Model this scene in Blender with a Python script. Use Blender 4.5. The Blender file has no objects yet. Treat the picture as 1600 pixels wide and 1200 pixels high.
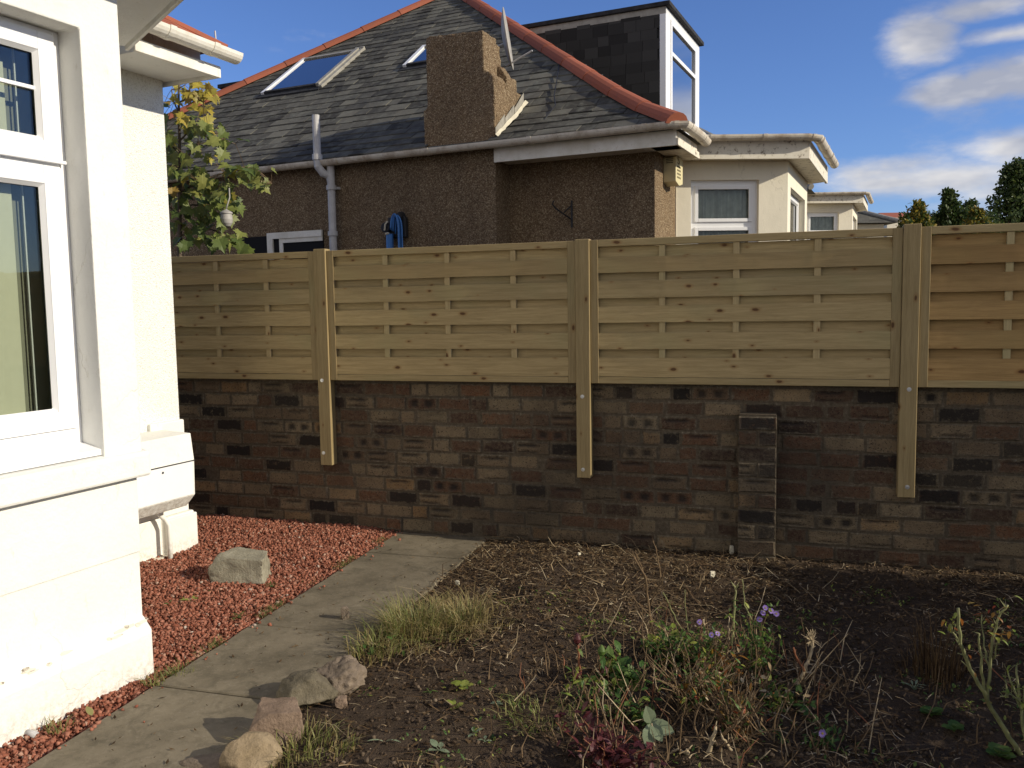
import bpy, math, random
import numpy as np
from mathutils import Vector, Matrix, noise
R_ = math.radians
S = bpy.context.scene
rnd = random.Random(7)

# ------------------------------------------------------------------ camera
CAM = Vector((0, 0, 1.6)); FPX = 1342.0
_p, _r = R_(5.1), R_(0.92)
_f = Vector((0, math.cos(_p), -math.sin(_p))); _x0 = Vector((1, 0, 0)); _u0 = Vector((0, math.sin(_p), math.cos(_p)))
_X = _x0 * math.cos(_r) - _u0 * math.sin(_r); _U = _x0 * math.sin(_r) + _u0 * math.cos(_r)
cd = bpy.data.cameras.new('camera'); cam = bpy.data.objects.new('camera', cd); S.collection.objects.link(cam)
cd.sensor_width = 36; cd.lens = FPX / 1600 * 36; cd.clip_start = .05; cd.clip_end = 2000
m = Matrix((_X, _U, -_f)).transposed().to_4x4(); m.translation = CAM; cam.matrix_world = m
S.camera = cam

# ------------------------------------------------------------------ sun, sky, exposure
SUN_B, SUN_E = 108.8, 24.5            # bearing clockwise from +Y, elevation
sb = R_(SUN_B); se = R_(SUN_E)
sdir = Vector((math.sin(sb) * math.cos(se), math.cos(sb) * math.cos(se), math.sin(se)))
sl = bpy.data.lights.new('sun', 'SUN'); sl.energy = 4.5; sl.angle = R_(.5); sl.color = (1, .91, .74)
so = bpy.data.objects.new('sun', sl); S.collection.objects.link(so)
so.rotation_euler = sdir.to_track_quat('Z', 'Y').to_euler(); so.location = (8, -2, 9)
W = bpy.data.worlds.new('World'); S.world = W; W.use_nodes = True
nt = W.node_tree; nt.nodes.clear()
wo = nt.nodes.new('ShaderNodeOutputWorld'); bg = nt.nodes.new('ShaderNodeBackground'); bg.inputs[1].default_value = .10
sky = nt.nodes.new('ShaderNodeTexSky'); sky.sky_type = 'NISHITA'; sky.sun_disc = False
sky.sun_elevation = se; sky.sun_rotation = sb; sky.air_density = 1.0; sky.dust_density = 0.1; sky.ozone_density = 5.0
tc = nt.nodes.new('ShaderNodeTexCoord')
def wn(t, **k):
    n = nt.nodes.new(t)
    for a, b in k.items():
        if a.startswith('i'): n.inputs[int(a[1:])].default_value = b
        else: setattr(n, a, b)
    return n
def wm(op, a, b=None, clamp=False):
    n = nt.nodes.new('ShaderNodeMath'); n.operation = op; n.use_clamp = clamp
    for i, v in enumerate((a, b)):
        if v is None: continue
        if isinstance(v, (int, float)): n.inputs[i].default_value = v
        else: nt.links.new(v, n.inputs[i])
    return n.outputs[0]
# clouds: wispy noise on the sky directions, gathered low towards the right hand (east) side
mp = wn('ShaderNodeMapping'); mp.inputs['Scale'].default_value = (1, 1, 2.6); mp.inputs['Location'].default_value = (3.37, 1.2, .55)
nt.links.new(tc.outputs['Generated'], mp.inputs[0])
n1 = wn('ShaderNodeTexNoise'); n1.inputs['Scale'].default_value = 5.2; n1.inputs['Detail'].default_value = 7; n1.inputs['Roughness'].default_value = .5
nt.links.new(mp.outputs[0], n1.inputs['Vector'])
n3 = wn('ShaderNodeTexNoise'); n3.inputs['Scale'].default_value = 17; n3.inputs['Detail'].default_value = 6; n3.inputs['Roughness'].default_value = .6; nt.links.new(mp.outputs[0], n3.inputs['Vector'])
sx = wn('ShaderNodeSeparateXYZ'); nt.links.new(tc.outputs['Generated'], sx.inputs[0])
# spots where cloud gathers (unit directions)
def spot(px, py, rad, stretch=1.0):
    d = (_f + _X * ((px - 800) / FPX) - _U * ((py - 600) / FPX)).normalized()
    v = nt.nodes.new('ShaderNodeVectorMath'); v.operation = 'SUBTRACT'; nt.links.new(tc.outputs['Generated'], v.inputs[0]); v.inputs[1].default_value = d
    v2 = nt.nodes.new('ShaderNodeVectorMath'); v2.operation = 'MULTIPLY'; nt.links.new(v.outputs[0], v2.inputs[0]); v2.inputs[1].default_value = (1, 1, stretch)
    l = nt.nodes.new('ShaderNodeVectorMath'); l.operation = 'LENGTH'; nt.links.new(v2.outputs[0], l.inputs[0])
    return wm('SUBTRACT', 1.0, wm('DIVIDE', l.outputs['Value'], rad), True)
acc = None
for a in ((1438, 62, .062, 1.2), (1480, 138, .060, 1.9), (1545, 130, .075, 2.2), (1615, 115, .090, 1.9), (1590, 232, .10, 1.8), (1480, 275, .20, 5.5), (1400, 285, .10, 6), (1580, 52, .08, 5), (1700, 280, .22, 1.6), (1900, 160, .3, 1.6), (1540, 12, .10, 5)):
    s_ = spot(*a); acc = s_ if acc is None else wm('MAXIMUM', acc, s_)
acc = wm('MAXIMUM', acc, wm('MULTIPLY', wm('SUBTRACT', .05, sx.outputs['Y'], True), 1.3, True))      # unseen cloud added behind the camera for a warmer, brighter fill
cf = wm('ADD', wm('MULTIPLY', acc, .56), wm('MULTIPLY', wm('ADD', n1.outputs['Fac'], wm('MULTIPLY', n3.outputs['Fac'], .6)), .66))
cr = wn('ShaderNodeValToRGB'); cr.color_ramp.elements[0].position = .66; cr.color_ramp.elements[0].color = (0, 0, 0, 1)
cr.color_ramp.elements[1].position = 1.06; cr.color_ramp.elements[1].color = (1, 1, 1, 1); cr.color_ramp.interpolation = 'EASE'
nt.links.new(cf, cr.inputs[0])
n2 = wn('ShaderNodeTexNoise'); n2.inputs['Scale'].default_value = 9; n2.inputs['Detail'].default_value = 4; nt.links.new(mp.outputs[0], n2.inputs['Vector'])
cc = wn('ShaderNodeValToRGB'); cc.color_ramp.elements[0].position = .38; cc.color_ramp.elements[0].color = (4.0, 4.1, 4.6, 1)
cc.color_ramp.elements[1].position = .62; cc.color_ramp.elements[1].color = (8.2, 7.8, 7.3, 1); nt.links.new(n2.outputs['Fac'], cc.inputs[0])
mx = wn('ShaderNodeMix'); mx.data_type = 'RGBA'
nt.links.new(wm('MULTIPLY', cr.outputs[0], .85), mx.inputs[0]); tint = wn('ShaderNodeMix'); tint.data_type = 'RGBA'; tint.blend_type = 'MULTIPLY'; tint.inputs[0].default_value = 1; tint.inputs[7].default_value = (.92, .98, 1.28, 1)
nt.links.new(sky.outputs[0], tint.inputs[6]); nt.links.new(tint.outputs[2], mx.inputs[6]); nt.links.new(cc.outputs[0], mx.inputs[7])
nt.links.new(mx.outputs[2], bg.inputs[0]); nt.links.new(bg.outputs[0], wo.inputs[0])
S.view_settings.view_transform = 'Standard'; S.view_settings.look = 'None'; S.view_settings.exposure = 0.12; S.view_settings.gamma = 1
S.view_settings.use_curve_mapping = False
S.cycles.max_bounces = 8; S.cycles.diffuse_bounces = 5; S.cycles.caustics_reflective = False; S.cycles.caustics_refractive = False

# ------------------------------------------------------------------ pixel -> world helpers (used once, to measure real positions)
def ray(px, py): return _f + _X * ((px - 800) / FPX) - _U * ((py - 600) / FPX)
def gp(px, py, z=0.0):
    d = ray(px, py); return CAM + d * ((z - CAM.z) / d.z)
def dp(px, py, Y):
    d = ray(px, py); return CAM + d * (Y / d.y)

# ------------------------------------------------------------------ materials
class M:
    def __init__(s, name, rough=.8, spec=.3):
        s.m = bpy.data.materials.new(name); s.m.use_nodes = True; s.t = s.m.node_tree
        s.b = s.t.nodes['Principled BSDF']; s.b.inputs['Roughness'].default_value = rough
        s.b.inputs['Specular IOR Level'].default_value = spec
        s.co = s.t.nodes.new('ShaderNodeTexCoord'); s.vec = s.co.outputs['Object']
    def n(s, t, **k):
        n = s.t.nodes.new(t)
        for a, b in k.items(): setattr(n, a, b)
        return n
    def L(s, a, b): s.t.links.new(a, b)
    def scale(s, v, vec=None):
        n = s.n('ShaderNodeMapping'); n.inputs['Scale'].default_value = v; s.L(vec or s.vec, n.inputs[0]); return n.outputs[0]
    def noise(s, sc, det=4, rough=.55, vec=None, dist=0):
        n = s.n('ShaderNodeTexNoise'); n.inputs['Scale'].default_value = sc; n.inputs['Detail'].default_value = det
        n.inputs['Roughness'].default_value = rough; n.inputs['Distortion'].default_value = dist; s.L(vec or s.vec, n.inputs['Vector']); return n.outputs['Fac']
    def voro(s, sc, vec=None, feat='F1', out='Distance', rnd_=1):
        n = s.n('ShaderNodeTexVoronoi', feature=feat); n.inputs['Scale'].default_value = sc; n.inputs['Randomness'].default_value = rnd_
        s.L(vec or s.vec, n.inputs['Vector']); return n.outputs[out]
    def ramp(s, f, stops, interp='LINEAR'):
        n = s.n('ShaderNodeValToRGB'); e = n.color_ramp.elements; n.color_ramp.interpolation = interp
        while len(e) > 1: e.remove(e[-1])
        e[0].position = stops[0][0]; e[0].color = (*stops[0][1], 1)
        for p, c in stops[1:]:
            q = e.new(p); q.color = (*c, 1)
        s.L(f, n.inputs[0]); return n.outputs[0]
    def g(s, f, a, b):   # grey ramp 0..1 between a and b
        n = s.n('ShaderNodeMapRange'); n.inputs[1].default_value = a; n.inputs[2].default_value = b; s.L(f, n.inputs[0]); return n.outputs[0]
    def math(s, op, a, b=0.0):
        n = s.n('ShaderNodeMath', operation=op)
        for i, v in enumerate((a, b)):
            if isinstance(v, (int, float)): n.inputs[i].default_value = v
            else: s.L(v, n.inputs[i])
        return n.outputs[0]
    def mix(s, f, a, b, mode='MIX'):
        n = s.n('ShaderNodeMix', data_type='RGBA', blend_type=mode)
        for i, v in ((0, f), (6, a), (7, b)):
            if isinstance(v, (int, float)): n.inputs[i].default_value = v
            elif isinstance(v, tuple): n.inputs[i].default_value = (*v, 1)
            else: s.L(v, n.inputs[i])
        return n.outputs[2]
    def island(s):
        n = s.n('ShaderNodeNewGeometry'); return n.outputs['Random Per Island']
    def shifted(s, amt=40):
        c = s.n('ShaderNodeCombineXYZ'); r = s.math('MULTIPLY', s.island(), amt)
        for i in range(3): s.L(r, c.inputs[i])
        v = s.n('ShaderNodeVectorMath', operation='ADD'); s.L(s.vec, v.inputs[0]); s.L(c.outputs[0], v.inputs[1]); return v.outputs[0]
    def bump(s, h, st=.3, dist=.01):
        n = s.n('ShaderNodeBump'); n.inputs['Strength'].default_value = st; n.inputs['Distance'].default_value = dist
        s.L(h, n.inputs['Height']); s.L(n.outputs[0], s.b.inputs['Normal']); return n
    def col(s, c):
        if isinstance(c, tuple): s.b.inputs['Base Color'].default_value = (*c, 1)
        else: s.L(c, s.b.inputs['Base Color'])
        return s
def simple(name, c, rough=.5, spec=.4, var=.12, sc=20, bump=.1):
    k = M(name, rough, spec); n = k.noise(sc)
    k.col(k.ramp(n, [(.3, tuple(x * (1 - var) for x in c)), (.7, tuple(min(1, x * (1 + var)) for x in c))]))
    if bump: k.bump(n, bump, .004)
    return k.m
mt = {}
def plaster(name, base, dirt, bst=.25):
    k = M(name, .75, .25); a = k.noise(3, 6, .6); b = k.noise(60, 5, .65)
    c = k.ramp(a, [(.3, tuple(x * .93 for x in base)), (.6, base)])
    v = k.scale((3, 3, 1)); st = k.noise(9, 6, .75, v)
    c = k.mix(k.g(st, .60, .80), c, dirt)
    cv_ = k.n('ShaderNodeVectorMath', operation='ADD'); k.L(k.vec, cv_.inputs[0]); nn = k.n('ShaderNodeTexNoise'); nn.inputs['Scale'].default_value = 3.5; nn.inputs['Detail'].default_value = 6; k.L(k.vec, nn.inputs['Vector']); sv = k.n('ShaderNodeVectorMath', operation='SCALE'); sv.inputs['Scale'].default_value = .5; k.L(nn.outputs['Color'], sv.inputs[0]); k.L(sv.outputs[0], cv_.inputs[1])
    crk = k.voro(1.1, cv_.outputs[0], feat='DISTANCE_TO_EDGE'); cm = k.math('MULTIPLY', k.g(crk, .0045, .001), k.g(k.noise(1.3, 3), .50, .58)); c = k.mix(k.math('MULTIPLY', cm, .45), c, dirt)
    zz = k.n('ShaderNodeSeparateXYZ'); k.L(k.vec, zz.inputs[0]); spl = k.math('MULTIPLY', k.g(zz.outputs[2], .16, .0), k.g(k.noise(38, 6, .75), .42, .66)); c = k.mix(k.math('MULTIPLY', spl, .75), c, (.30, .22, .15))
    k.col(c); k.bump(k.math('ADD', b, k.math('ADD', k.math('MULTIPLY', k.noise(7, 4, .6), 3.0), k.math('MULTIPLY', cm, -1.0))), bst, .008); return k.m
mt['plaster'] = plaster('white_masonry_paint', (.79, .78, .725), (.56, .53, .44), .35)
mt['cream'] = plaster('cream_render', (.76, .70, .56), (.50, .46, .36), .15)
k = M('white_roughcast', .85, .2); v = k.voro(130, feat='SMOOTH_F1'); n = k.noise(170, 3); n3 = k.noise(4, 4)
k.col(k.mix(k.math('MULTIPLY', k.g(v, .40, .75), .7), k.ramp(n3, [(.3, (.80, .79, .73)), (.7, (.86, .85, .79))]), (.60, .58, .51)))
k.bump(k.math('ADD', k.math('MULTIPLY', v, -1.4), n), .6, .009); mt['roughcast'] = k.m
k = M('pebble_dash', .9, .15); vc = k.voro(120, out='Color'); sep = k.n('ShaderNodeSeparateColor'); k.L(vc, sep.inputs[0])
vd = k.voro(120); big = k.noise(1.6, 5, .6, k.scale((1, 1, .5)))
c = k.ramp(sep.outputs[0], [(0, (.11, .072, .042)), (.35, (.185, .125, .073)), (.75, (.27, .19, .112)), (1, (.46, .37, .24))])
c = k.mix(k.g(big, .45, .75), c, k.mix(.45, c, (.06, .045, .035)))
k.col(c); k.bump(k.math('MULTIPLY', vd, -1), .9, .012); mt['pebble'] = k.m
mt['upvc'] = simple('white_upvc', (.80, .80, .80), .3, .5, .02, 8, 0)
mt['shade_cloth'] = simple('grey_shade_cloth', (.30, .29, .23), .8, .2, .05, 3, 0)
mt['blind'] = simple('cream_blind', (.80, .76, .60), .8, .2, .03, 30, 0)
mt['grey_room'] = simple('grey_room_wall', (.42, .41, .38), .8, .2, .06, 3, 0)
k = M('dirty_cream_gutter', .5, .35); a = k.noise(7, 7, .7); b = k.noise(45, 5, .7)
c = k.ramp(a, [(.35, (.42, .34, .25)), (.55, (.66, .60, .50)), (.8, (.72, .67, .57))]); k.col(k.mix(k.g(b, .60, .74), c, (.16, .11, .07))); k.bump(b, .15, .003); mt['gutter'] = k.m
k = M('white_gutter', .45, .35); a = k.noise(6, 6, .7); b = k.noise(28, 6, .7)
c = k.ramp(a, [(.35, (.66, .62, .52)), (.6, (.80, .77, .69))]); k.col(k.mix(k.g(b, .62, .76), c, (.40, .25, .13))); k.bump(b, .1, .003); mt['wgutter'] = k.m
k = M('flaking_paint', .7, .3); a = k.noise(16, 7, .75); k.col(k.ramp(a, [(.36, (.17, .13, .09)), (.44, (.66, .61, .50)), (.8, (.74, .70, .6))], 'LINEAR')); k.bump(a, .3, .004); mt['flake'] = k.m
k = M('grey_pipe', .55, .3); a = k.noise(12, 5); k.col(k.ramp(a, [(.3, (.42, .41, .40)), (.7, (.56, .55, .54))])); mt['pipe'] = k.m
k = M('terracotta', .8, .2); a = k.noise(14, 6, .7, k.shifted()); i = k.island()
c = k.ramp(i, [(0, (.25, .080, .046)), (.5, (.33, .105, .060)), (1, (.40, .135, .078))]); k.col(k.mix(k.g(a, .55, .8), c, (.16, .09, .07))); k.bump(a, .3, .01); mt['terra'] = k.m
k = M('slate', .85, .12); i = k.island(); a = k.noise(9, 6, .65, k.shifted()); b = k.noise(1.1, 5, .65)
c = k.ramp(i, [(0, (.04, .037, .032)), (.3, (.072, .067, .056)), (.7, (.105, .098, .082)), (1, (.16, .15, .12))])
c = k.mix(k.g(a, .45, .8), c, (.17, .17, .14)); c = k.mix(k.g(b, .50, .72), c, (.035, .035, .035)); k.col(c); k.bump(a, .5, .012); mt['slate'] = k.m
k = M('shaded_cheek_slate', .85, .12); i = k.island(); k.col(k.ramp(i, [(0, (.028, .027, .026)), (1, (.06, .058, .055))])); mt['cheek'] = k.m  # darker copy of the slate, with the cheek's shade put into its colour
k = M('roof_felt', .9, .2); a = k.noise(12, 5); k.col(k.ramp(a, [(.3, (.02, .02, .022)), (.7, (.05, .05, .052))])); mt['felt'] = k.m
k = M('lead', .5, .5); a = k.noise(12, 5); k.col(k.ramp(a, [(.3, (.22, .205, .175)), (.7, (.36, .34, .29))])); k.bump(a, .3, .01); mt['lead'] = k.m
# glass: clear pane with a fresnel reflection
def glass(name, tint=(.85, .88, .88), ior=1.5, boost=.05, rough=0.0):
    k = M(name); k.t.nodes.remove(k.b); o = k.t.nodes['Material Output']
    tr = k.n('ShaderNodeBsdfTransparent'); tr.inputs[0].default_value = (*tint, 1)
    gl = k.n('ShaderNodeBsdfGlossy'); gl.inputs['Roughness'].default_value = rough; gl.inputs[0].default_value = (.95, .97, 1, 1)
    fr = k.n('ShaderNodeFresnel'); fr.inputs[0].default_value = ior
    mxs = k.n('ShaderNodeMixShader'); k.L(k.math('ADD', fr.outputs[0], boost), mxs.inputs[0]); k.L(tr.outputs[0], mxs.inputs[1]); k.L(gl.outputs[0], mxs.inputs[2]); k.L(mxs.outputs[0], o.inputs[0])
    return k.m
mt['glass'] = glass('window_glass', (.80, .83, .80), 1.45, .0); mt['sky_glass'] = glass('skylight_glass', (.22, .25, .28), 1.6, .40, .05)
k = M('dark_interior', .9, .1); k.col((.018, .018, .02)); mt['dark'] = k.m
mt['curtain'] = simple('net_curtain', (.80, .80, .76), .9, .1, .15, 12, 0)
# timber: pressure treated pine, grain along the object's own X (boards) or Z (posts)
def timber(name, axis, tone=1.0):
    k = M(name, .72, .25); sh = k.shifted(37)
    st = {'x': (1.0, 18, 18), 'z': (18, 18, 1.0)}[axis]; kn = {'x': (4.2, 11, 11), 'z': (11, 11, 4.2)}[axis]
    gr = k.noise(3.2, 8, .7, k.scale(st, sh), .6); fine = k.noise(14, 4, .6, k.scale(st, sh))
    i = k.island()
    base = k.ramp(i, [(0, (.30, .215, .10)), (.2, (.45, .335, .165)), (.4, (.355, .275, .14)), (.6, (.48, .36, .175)), (.8, (.40, .30, .15)), (1, (.33, .255, .135))])
    c = k.mix(k.g(gr, .38, .66), base, k.mix(.6, base, (.23, .165, .07), 'MIX'))
    c = k.mix(k.math('MULTIPLY', k.g(fine, .5, .8), .35), c, (.20, .15, .07))
    blot = k.noise(2.2, 3, .5, sh); c = k.mix(k.math('MULTIPLY', k.g(blot, .5, .8), .5), c, (.29, .27, .13))
    sp_ = k.n('ShaderNodeSeparateXYZ'); k.L(sh, sp_.inputs[0]); cb = k.n('ShaderNodeCombineXYZ'); ax_, bx_ = (0, 2) if axis == 'x' else (2, 0)
    k.L(k.math('MULTIPLY', sp_.outputs[ax_], 5.0), cb.inputs[0]); k.L(k.math('MULTIPLY', sp_.outputs[bx_], 10.0), cb.inputs[1])
    vn = k.n('ShaderNodeTexVoronoi', voronoi_dimensions='2D'); vn.inputs['Scale'].default_value = 1; k.L(cb.outputs[0], vn.inputs['Vector'])
    sc_ = k.n('ShaderNodeSeparateColor'); k.L(vn.outputs['Color'], sc_.inputs[0])
    siz = k.math('MAXIMUM', k.math('MULTIPLY', k.math('SUBTRACT', sc_.outputs[0], .42), .19), 0.0)
    wob = k.math('MULTIPLY', k.math('SUBTRACT', k.noise(28, 2, .5, sh), .5), .09); kd = k.math('SUBTRACT', k.math('ADD', vn.outputs['Distance'], wob), siz)
    kon = k.math('GREATER_THAN', siz, .012)
    c = k.mix(k.math('MULTIPLY', kon, k.g(kd, .10, -.02)), c, (.29, .18, .075)); c = k.mix(k.math('MULTIPLY', kon, k.g(kd, .008, -.035)), c, (.115, .058, .024))
    if tone != 1: c = k.mix(1.0, c, tone if isinstance(tone, tuple) else (tone, tone, tone), 'MULTIPLY')
    k.col(c); k.bump(fine, .2, .003); return k.m
mt['board'] = timber('treated_pine_board', 'x'); mt['post'] = timber('treated_pine_post', 'z', .80)
mt['batten'] = timber('pale_batten_pine', 'z', (1.18, 1.2, 1.25))
mt['board_shade'] = timber('shaded_pine_board', 'x', (.86, .72, .58))  # same pine toned browner: the right panel's shade is put into the colour
mt['zinc'] = simple('zinc_bolt', (.6, .6, .6), .3, .7, .05, 30, 0); [setattr(mt['zinc'].node_tree.nodes['Principled BSDF'].inputs['Metallic'], 'default_value', .8)]
# brick: colour attribute R = kind, G = random, B = random ; uv 0..1 on each brick face
k = M('old_brick', .9, .15)
at = k.n('ShaderNodeAttribute', attribute_name='brick'); sp = k.n('ShaderNodeSeparateColor'); k.L(at.outputs['Color'], sp.inputs[0])
kind, ra, rb = sp.outputs[0], sp.outputs[1], sp.outputs[2]
uvn = k.n('ShaderNodeUVMap'); uvn.uv_map = 'UVMap'; su = k.n('ShaderNodeSeparateXYZ'); k.L(uvn.outputs[0], su.inputs[0]); u, v_ = su.outputs[0], su.outputs[1]
nz = k.noise(30, 5, .7); nz2 = k.noise(7, 5, .6); nz3 = k.noise(110, 3, .7)
c = k.ramp(ra, [(0, (.052, .032, .024)), (.15, (.10, .055, .034)), (.32, (.16, .078, .042)), (.48, (.15, .102, .062)), (.66, (.255, .19, .115)), (.82, (.20, .155, .095)), (.92, (.29, .225, .14)), (1, (.29, .175, .08))])
c = k.mix(k.g(nz, .42, .72), c, k.mix(.65, c, (.20, .155, .10)))
c = k.mix(k.math('MULTIPLY', k.g(nz2, .45, .7), .45), c, (.07, .05, .036))
c = k.mix(k.g(nz3, .56, .66), c, (.03, .022, .018)); c = k.mix(k.g(k.noise(75, 4, .75), .60, .72), c, (.26, .215, .15))
def band(x, lo, hi, soft):
    return k.math('MULTIPLY', k.g(x, lo - soft, lo + soft), k.g(x, hi + soft, hi - soft))
uu = k.math('ADD', u, k.math('MULTIPLY', k.math('SUBTRACT', nz, .5), .10)); vv = k.math('ADD', v_, k.math('MULTIPLY', k.math('SUBTRACT', nz, .5), .35))
sq = k.math('MULTIPLY', k.math('MAXIMUM', band(uu, .14, .38, .07), band(uu, .58, .84, .07)), band(vv, .22, .78, .14))
us = k.math('ADD', uu, k.math('MULTIPLY', k.math('SUBTRACT', rb, .5), .35))
stp = k.math('MULTIPLY', band(us, .16, .80, .10), k.math('MAXIMUM', k.math('MULTIPLY', band(vv, .62, .84, .12), k.g(rb, .2, .3)), k.math('MULTIPLY', band(vv, .12, .26, .10), k.math('MAXIMUM', k.g(rb, .6, .7), k.g(rb, .3, .2)))))
isq = k.math('MULTIPLY', k.math('GREATER_THAN', kind, .2), k.math('LESS_THAN', kind, .4))
ist = k.math('MULTIPLY', k.math('GREATER_THAN', kind, .4), k.math('LESS_THAN', kind, .6))
isd = k.math('GREATER_THAN', kind, .6)
full = k.math('MULTIPLY', band(uu, .04, .96, .04), k.g(nz, .25, .45))
msk = k.math('MAXIMUM', k.math('MULTIPLY', isq, sq), k.math('MAXIMUM', k.math('MULTIPLY', ist, stp), k.math('MULTIPLY', isd, full)))
c = k.mix(k.math('MULTIPLY', msk, k.math('ADD', .78, k.math('MULTIPLY', rb, .2))), c, (.024, .021, .019))
edge = k.math('MINIMUM', k.math('MINIMUM', u, k.math('SUBTRACT', 1.0, u)), k.math('MULTIPLY', k.math('MINIMUM', v_, k.math('SUBTRACT', 1.0, v_)), .42))
mort = k.ramp(k.noise(40, 6, .75), [(.3, (.07, .055, .038)), (.55, (.155, .128, .088)), (.74, (.36, .33, .26))])
c = k.mix(k.math('MULTIPLY', k.g(k.math('ADD', edge, k.math('MULTIPLY', k.math('SUBTRACT', k.noise(17, 6, .75), .5), .34)), .062, .018), .85), c, mort)
damp = k.noise(1.0, 4, .6); c = k.mix(k.math('MULTIPLY', k.g(damp, .46, .66), .55), c, (.035, .028, .024)); k.col(c)
k.bump(k.math('ADD', k.math('ADD', nz3, k.math('MULTIPLY', nz, 2.5)), k.math('MULTIPLY', msk, -1.5)), .8, .008); mt['brick'] = k.m
k = M('old_mortar', .95, .1); a = k.noise(40, 6, .75); b = k.noise(2.5, 4, .7)
c = k.ramp(a, [(.3, (.065, .050, .035)), (.6, (.135, .108, .075)), (.78, (.28, .25, .20))]); k.col(k.mix(k.g(b, .5, .75), c, (.05, .045, .038))); k.bump(a, .8, .01); mt['mortar'] = k.m
k = M('red_chips', .85, .2); i = k.island(); a = k.noise(60, 3, .6, k.shifted())
c = k.ramp(i, [(0, (.13, .042, .025)), (.25, (.22, .070, .040)), (.6, (.31, .115, .070)), (.9, (.38, .165, .11)), (.98, (.40, .24, .17)), (1, (.44, .38, .32))])
k.col(k.mix(k.g(a, .45, .75), c, (.22, .10, .066))); k.bump(a, .3, .004); mt['chips'] = k.m
k = M('red_gravel_bed', .9, .1); vd = k.voro(70); vc = k.voro(70, out='Color'); sep = k.n('ShaderNodeSeparateColor'); k.L(vc, sep.inputs[0])
k.col(k.ramp(sep.outputs[0], [(0, (.12, .038, .024)), (1, (.30, .10, .058))])); k.bump(vd, 1, .02); mt['gravel'] = k.m
k = M('worn_concrete', .88, .2); a = k.noise(2.2, 7, .62); b = k.noise(45, 6, .7); e_ = k.noise(9, 6, .7, dist=.8)
c = k.ramp(a, [(.32, (.105, .087, .058)), (.5, (.165, .138, .095)), (.68, (.215, .180, .125))]); c = k.mix(k.math('MULTIPLY', k.g(e_, .48, .68), .8), c, (.095, .080, .054)); c = k.mix(k.math('MULTIPLY', k.g(b, .55, .7), .5), c, (.25, .215, .16)); c = k.mix(k.math('MULTIPLY', k.g(k.noise(22, 5, .7), .56, .7), .5), c, (.09, .078, .052))
c = k.mix(k.g(k.noise(130, 2, .5), .70, .74), c, (.07, .055, .04))
k.col(c); k.bump(b, .4, .006); mt['conc'] = k.m
k = M('garden_soil', .95, .12); a = k.noise(14, 8, .75); b = k.noise(1.7, 4, .6); d_ = k.noise(80, 4, .7)
c = k.ramp(a, [(.3, (.036, .024, .015)), (.55, (.080, .056, .037)), (.75, (.13, .095, .064))]); c = k.mix(k.g(b, .45, .7), c, (.055, .04, .03)); c = k.mix(k.g(d_, .62, .75), c, (.14, .10, .062))
k.col(c); k.bump(k.math('ADD', a, d_), .9, .02); mt['soil'] = k.m
k = M('soil_crumbs', .95, .1); i = k.island(); k.col(k.ramp(i, [(0, (.03, .021, .014)), (.6, (.08, .056, .038)), (.97, (.13, .095, .064)), (1, (.24, .19, .14))])); mt['crumb'] = k.m
k = M('dry_litter', .85, .2); i = k.island(); k.col(k.ramp(i, [(0, (.05, .03, .016)), (.35, (.10, .062, .032)), (.6, (.20, .14, .075)), (.85, (.34, .25, .14)), (1, (.52, .43, .28))])); mt['litter'] = k.m
k = M('dark_litter', .9, .1); i = k.island(); k.col(k.ramp(i, [(0, (.03, .018, .010)), (.6, (.085, .052, .026)), (1, (.17, .11, .055))])); mt['litter2'] = k.m
def leafm(name, cols, rough=.5, trans=.35):
    k = M(name, rough, .35); i = k.island(); n_ = len(cols)
    c = k.ramp(i, [(j / max(1, n_ - 1), cc_) for j, cc_ in enumerate(cols)]); a = k.noise(40, 3, .6, k.shifted()); c = k.mix(k.math('MULTIPLY', k.g(a, .5, .8), .35), c, tuple(x * .55 for x in cols[0])); k.col(c)
    o = k.t.nodes['Material Output']; tl = k.n('ShaderNodeBsdfTranslucent'); k.L(c, tl.inputs[0]); ms = k.n('ShaderNodeMixShader'); ms.inputs[0].default_value = trans
    k.L(k.b.outputs[0], ms.inputs[1]); k.L(tl.outputs[0], ms.inputs[2]); k.L(ms.outputs[0], o.inputs[0]); return k.m
mt['maple'] = leafm('maple_leaf_green', [(.09, .13, .03), (.15, .19, .045), (.21, .235, .06), (.28, .28, .07)])
mt['maple_y'] = leafm('maple_leaf_yellow', [(.40, .30, .04), (.46, .38, .06), (.34, .30, .06), (.34, .22, .05)])
mt['hedge'] = leafm('hedge_leaf', [(.03, .06, .015), (.05, .09, .02), (.08, .12, .03), (.14, .16, .04)])
mt['bushy'] = leafm('yellowing_bush_leaf', [(.30, .22, .03), (.42, .32, .05), (.20, .20, .04), (.36, .20, .04)])
mt['darktree'] = leafm('dark_tree_leaf', [(.035, .06, .02), (.055, .085, .028), (.08, .115, .035), (.13, .16, .05)])
mt['grassg'] = leafm('tuft_grass_green', [(.10, .13, .03), (.17, .19, .05), (.26, .26, .09), (.36, .32, .14)])
mt['grassd'] = leafm('dry_grass_straw', [(.20, .15, .06), (.32, .24, .10), (.42, .34, .17), (.25, .22, .08)])
mt['leafg'] = leafm('weed_leaf_green', [(.045, .10, .02), (.08, .15, .03), (.14, .20, .05)])
mt['leafl'] = leafm('lime_leaf', [(.18, .24, .04), (.30, .32, .06), (.24, .28, .07)])
mt['crimson'] = leafm('dark_crimson_leaf', [(.04, .010, .014), (.085, .016, .02), (.13, .035, .035), (.07, .022, .028)])
mt['rust'] = leafm('rust_orange_leaf', [(.22, .10, .02), (.32, .18, .03), (.30, .06, .02), (.20, .17, .04)])
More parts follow.
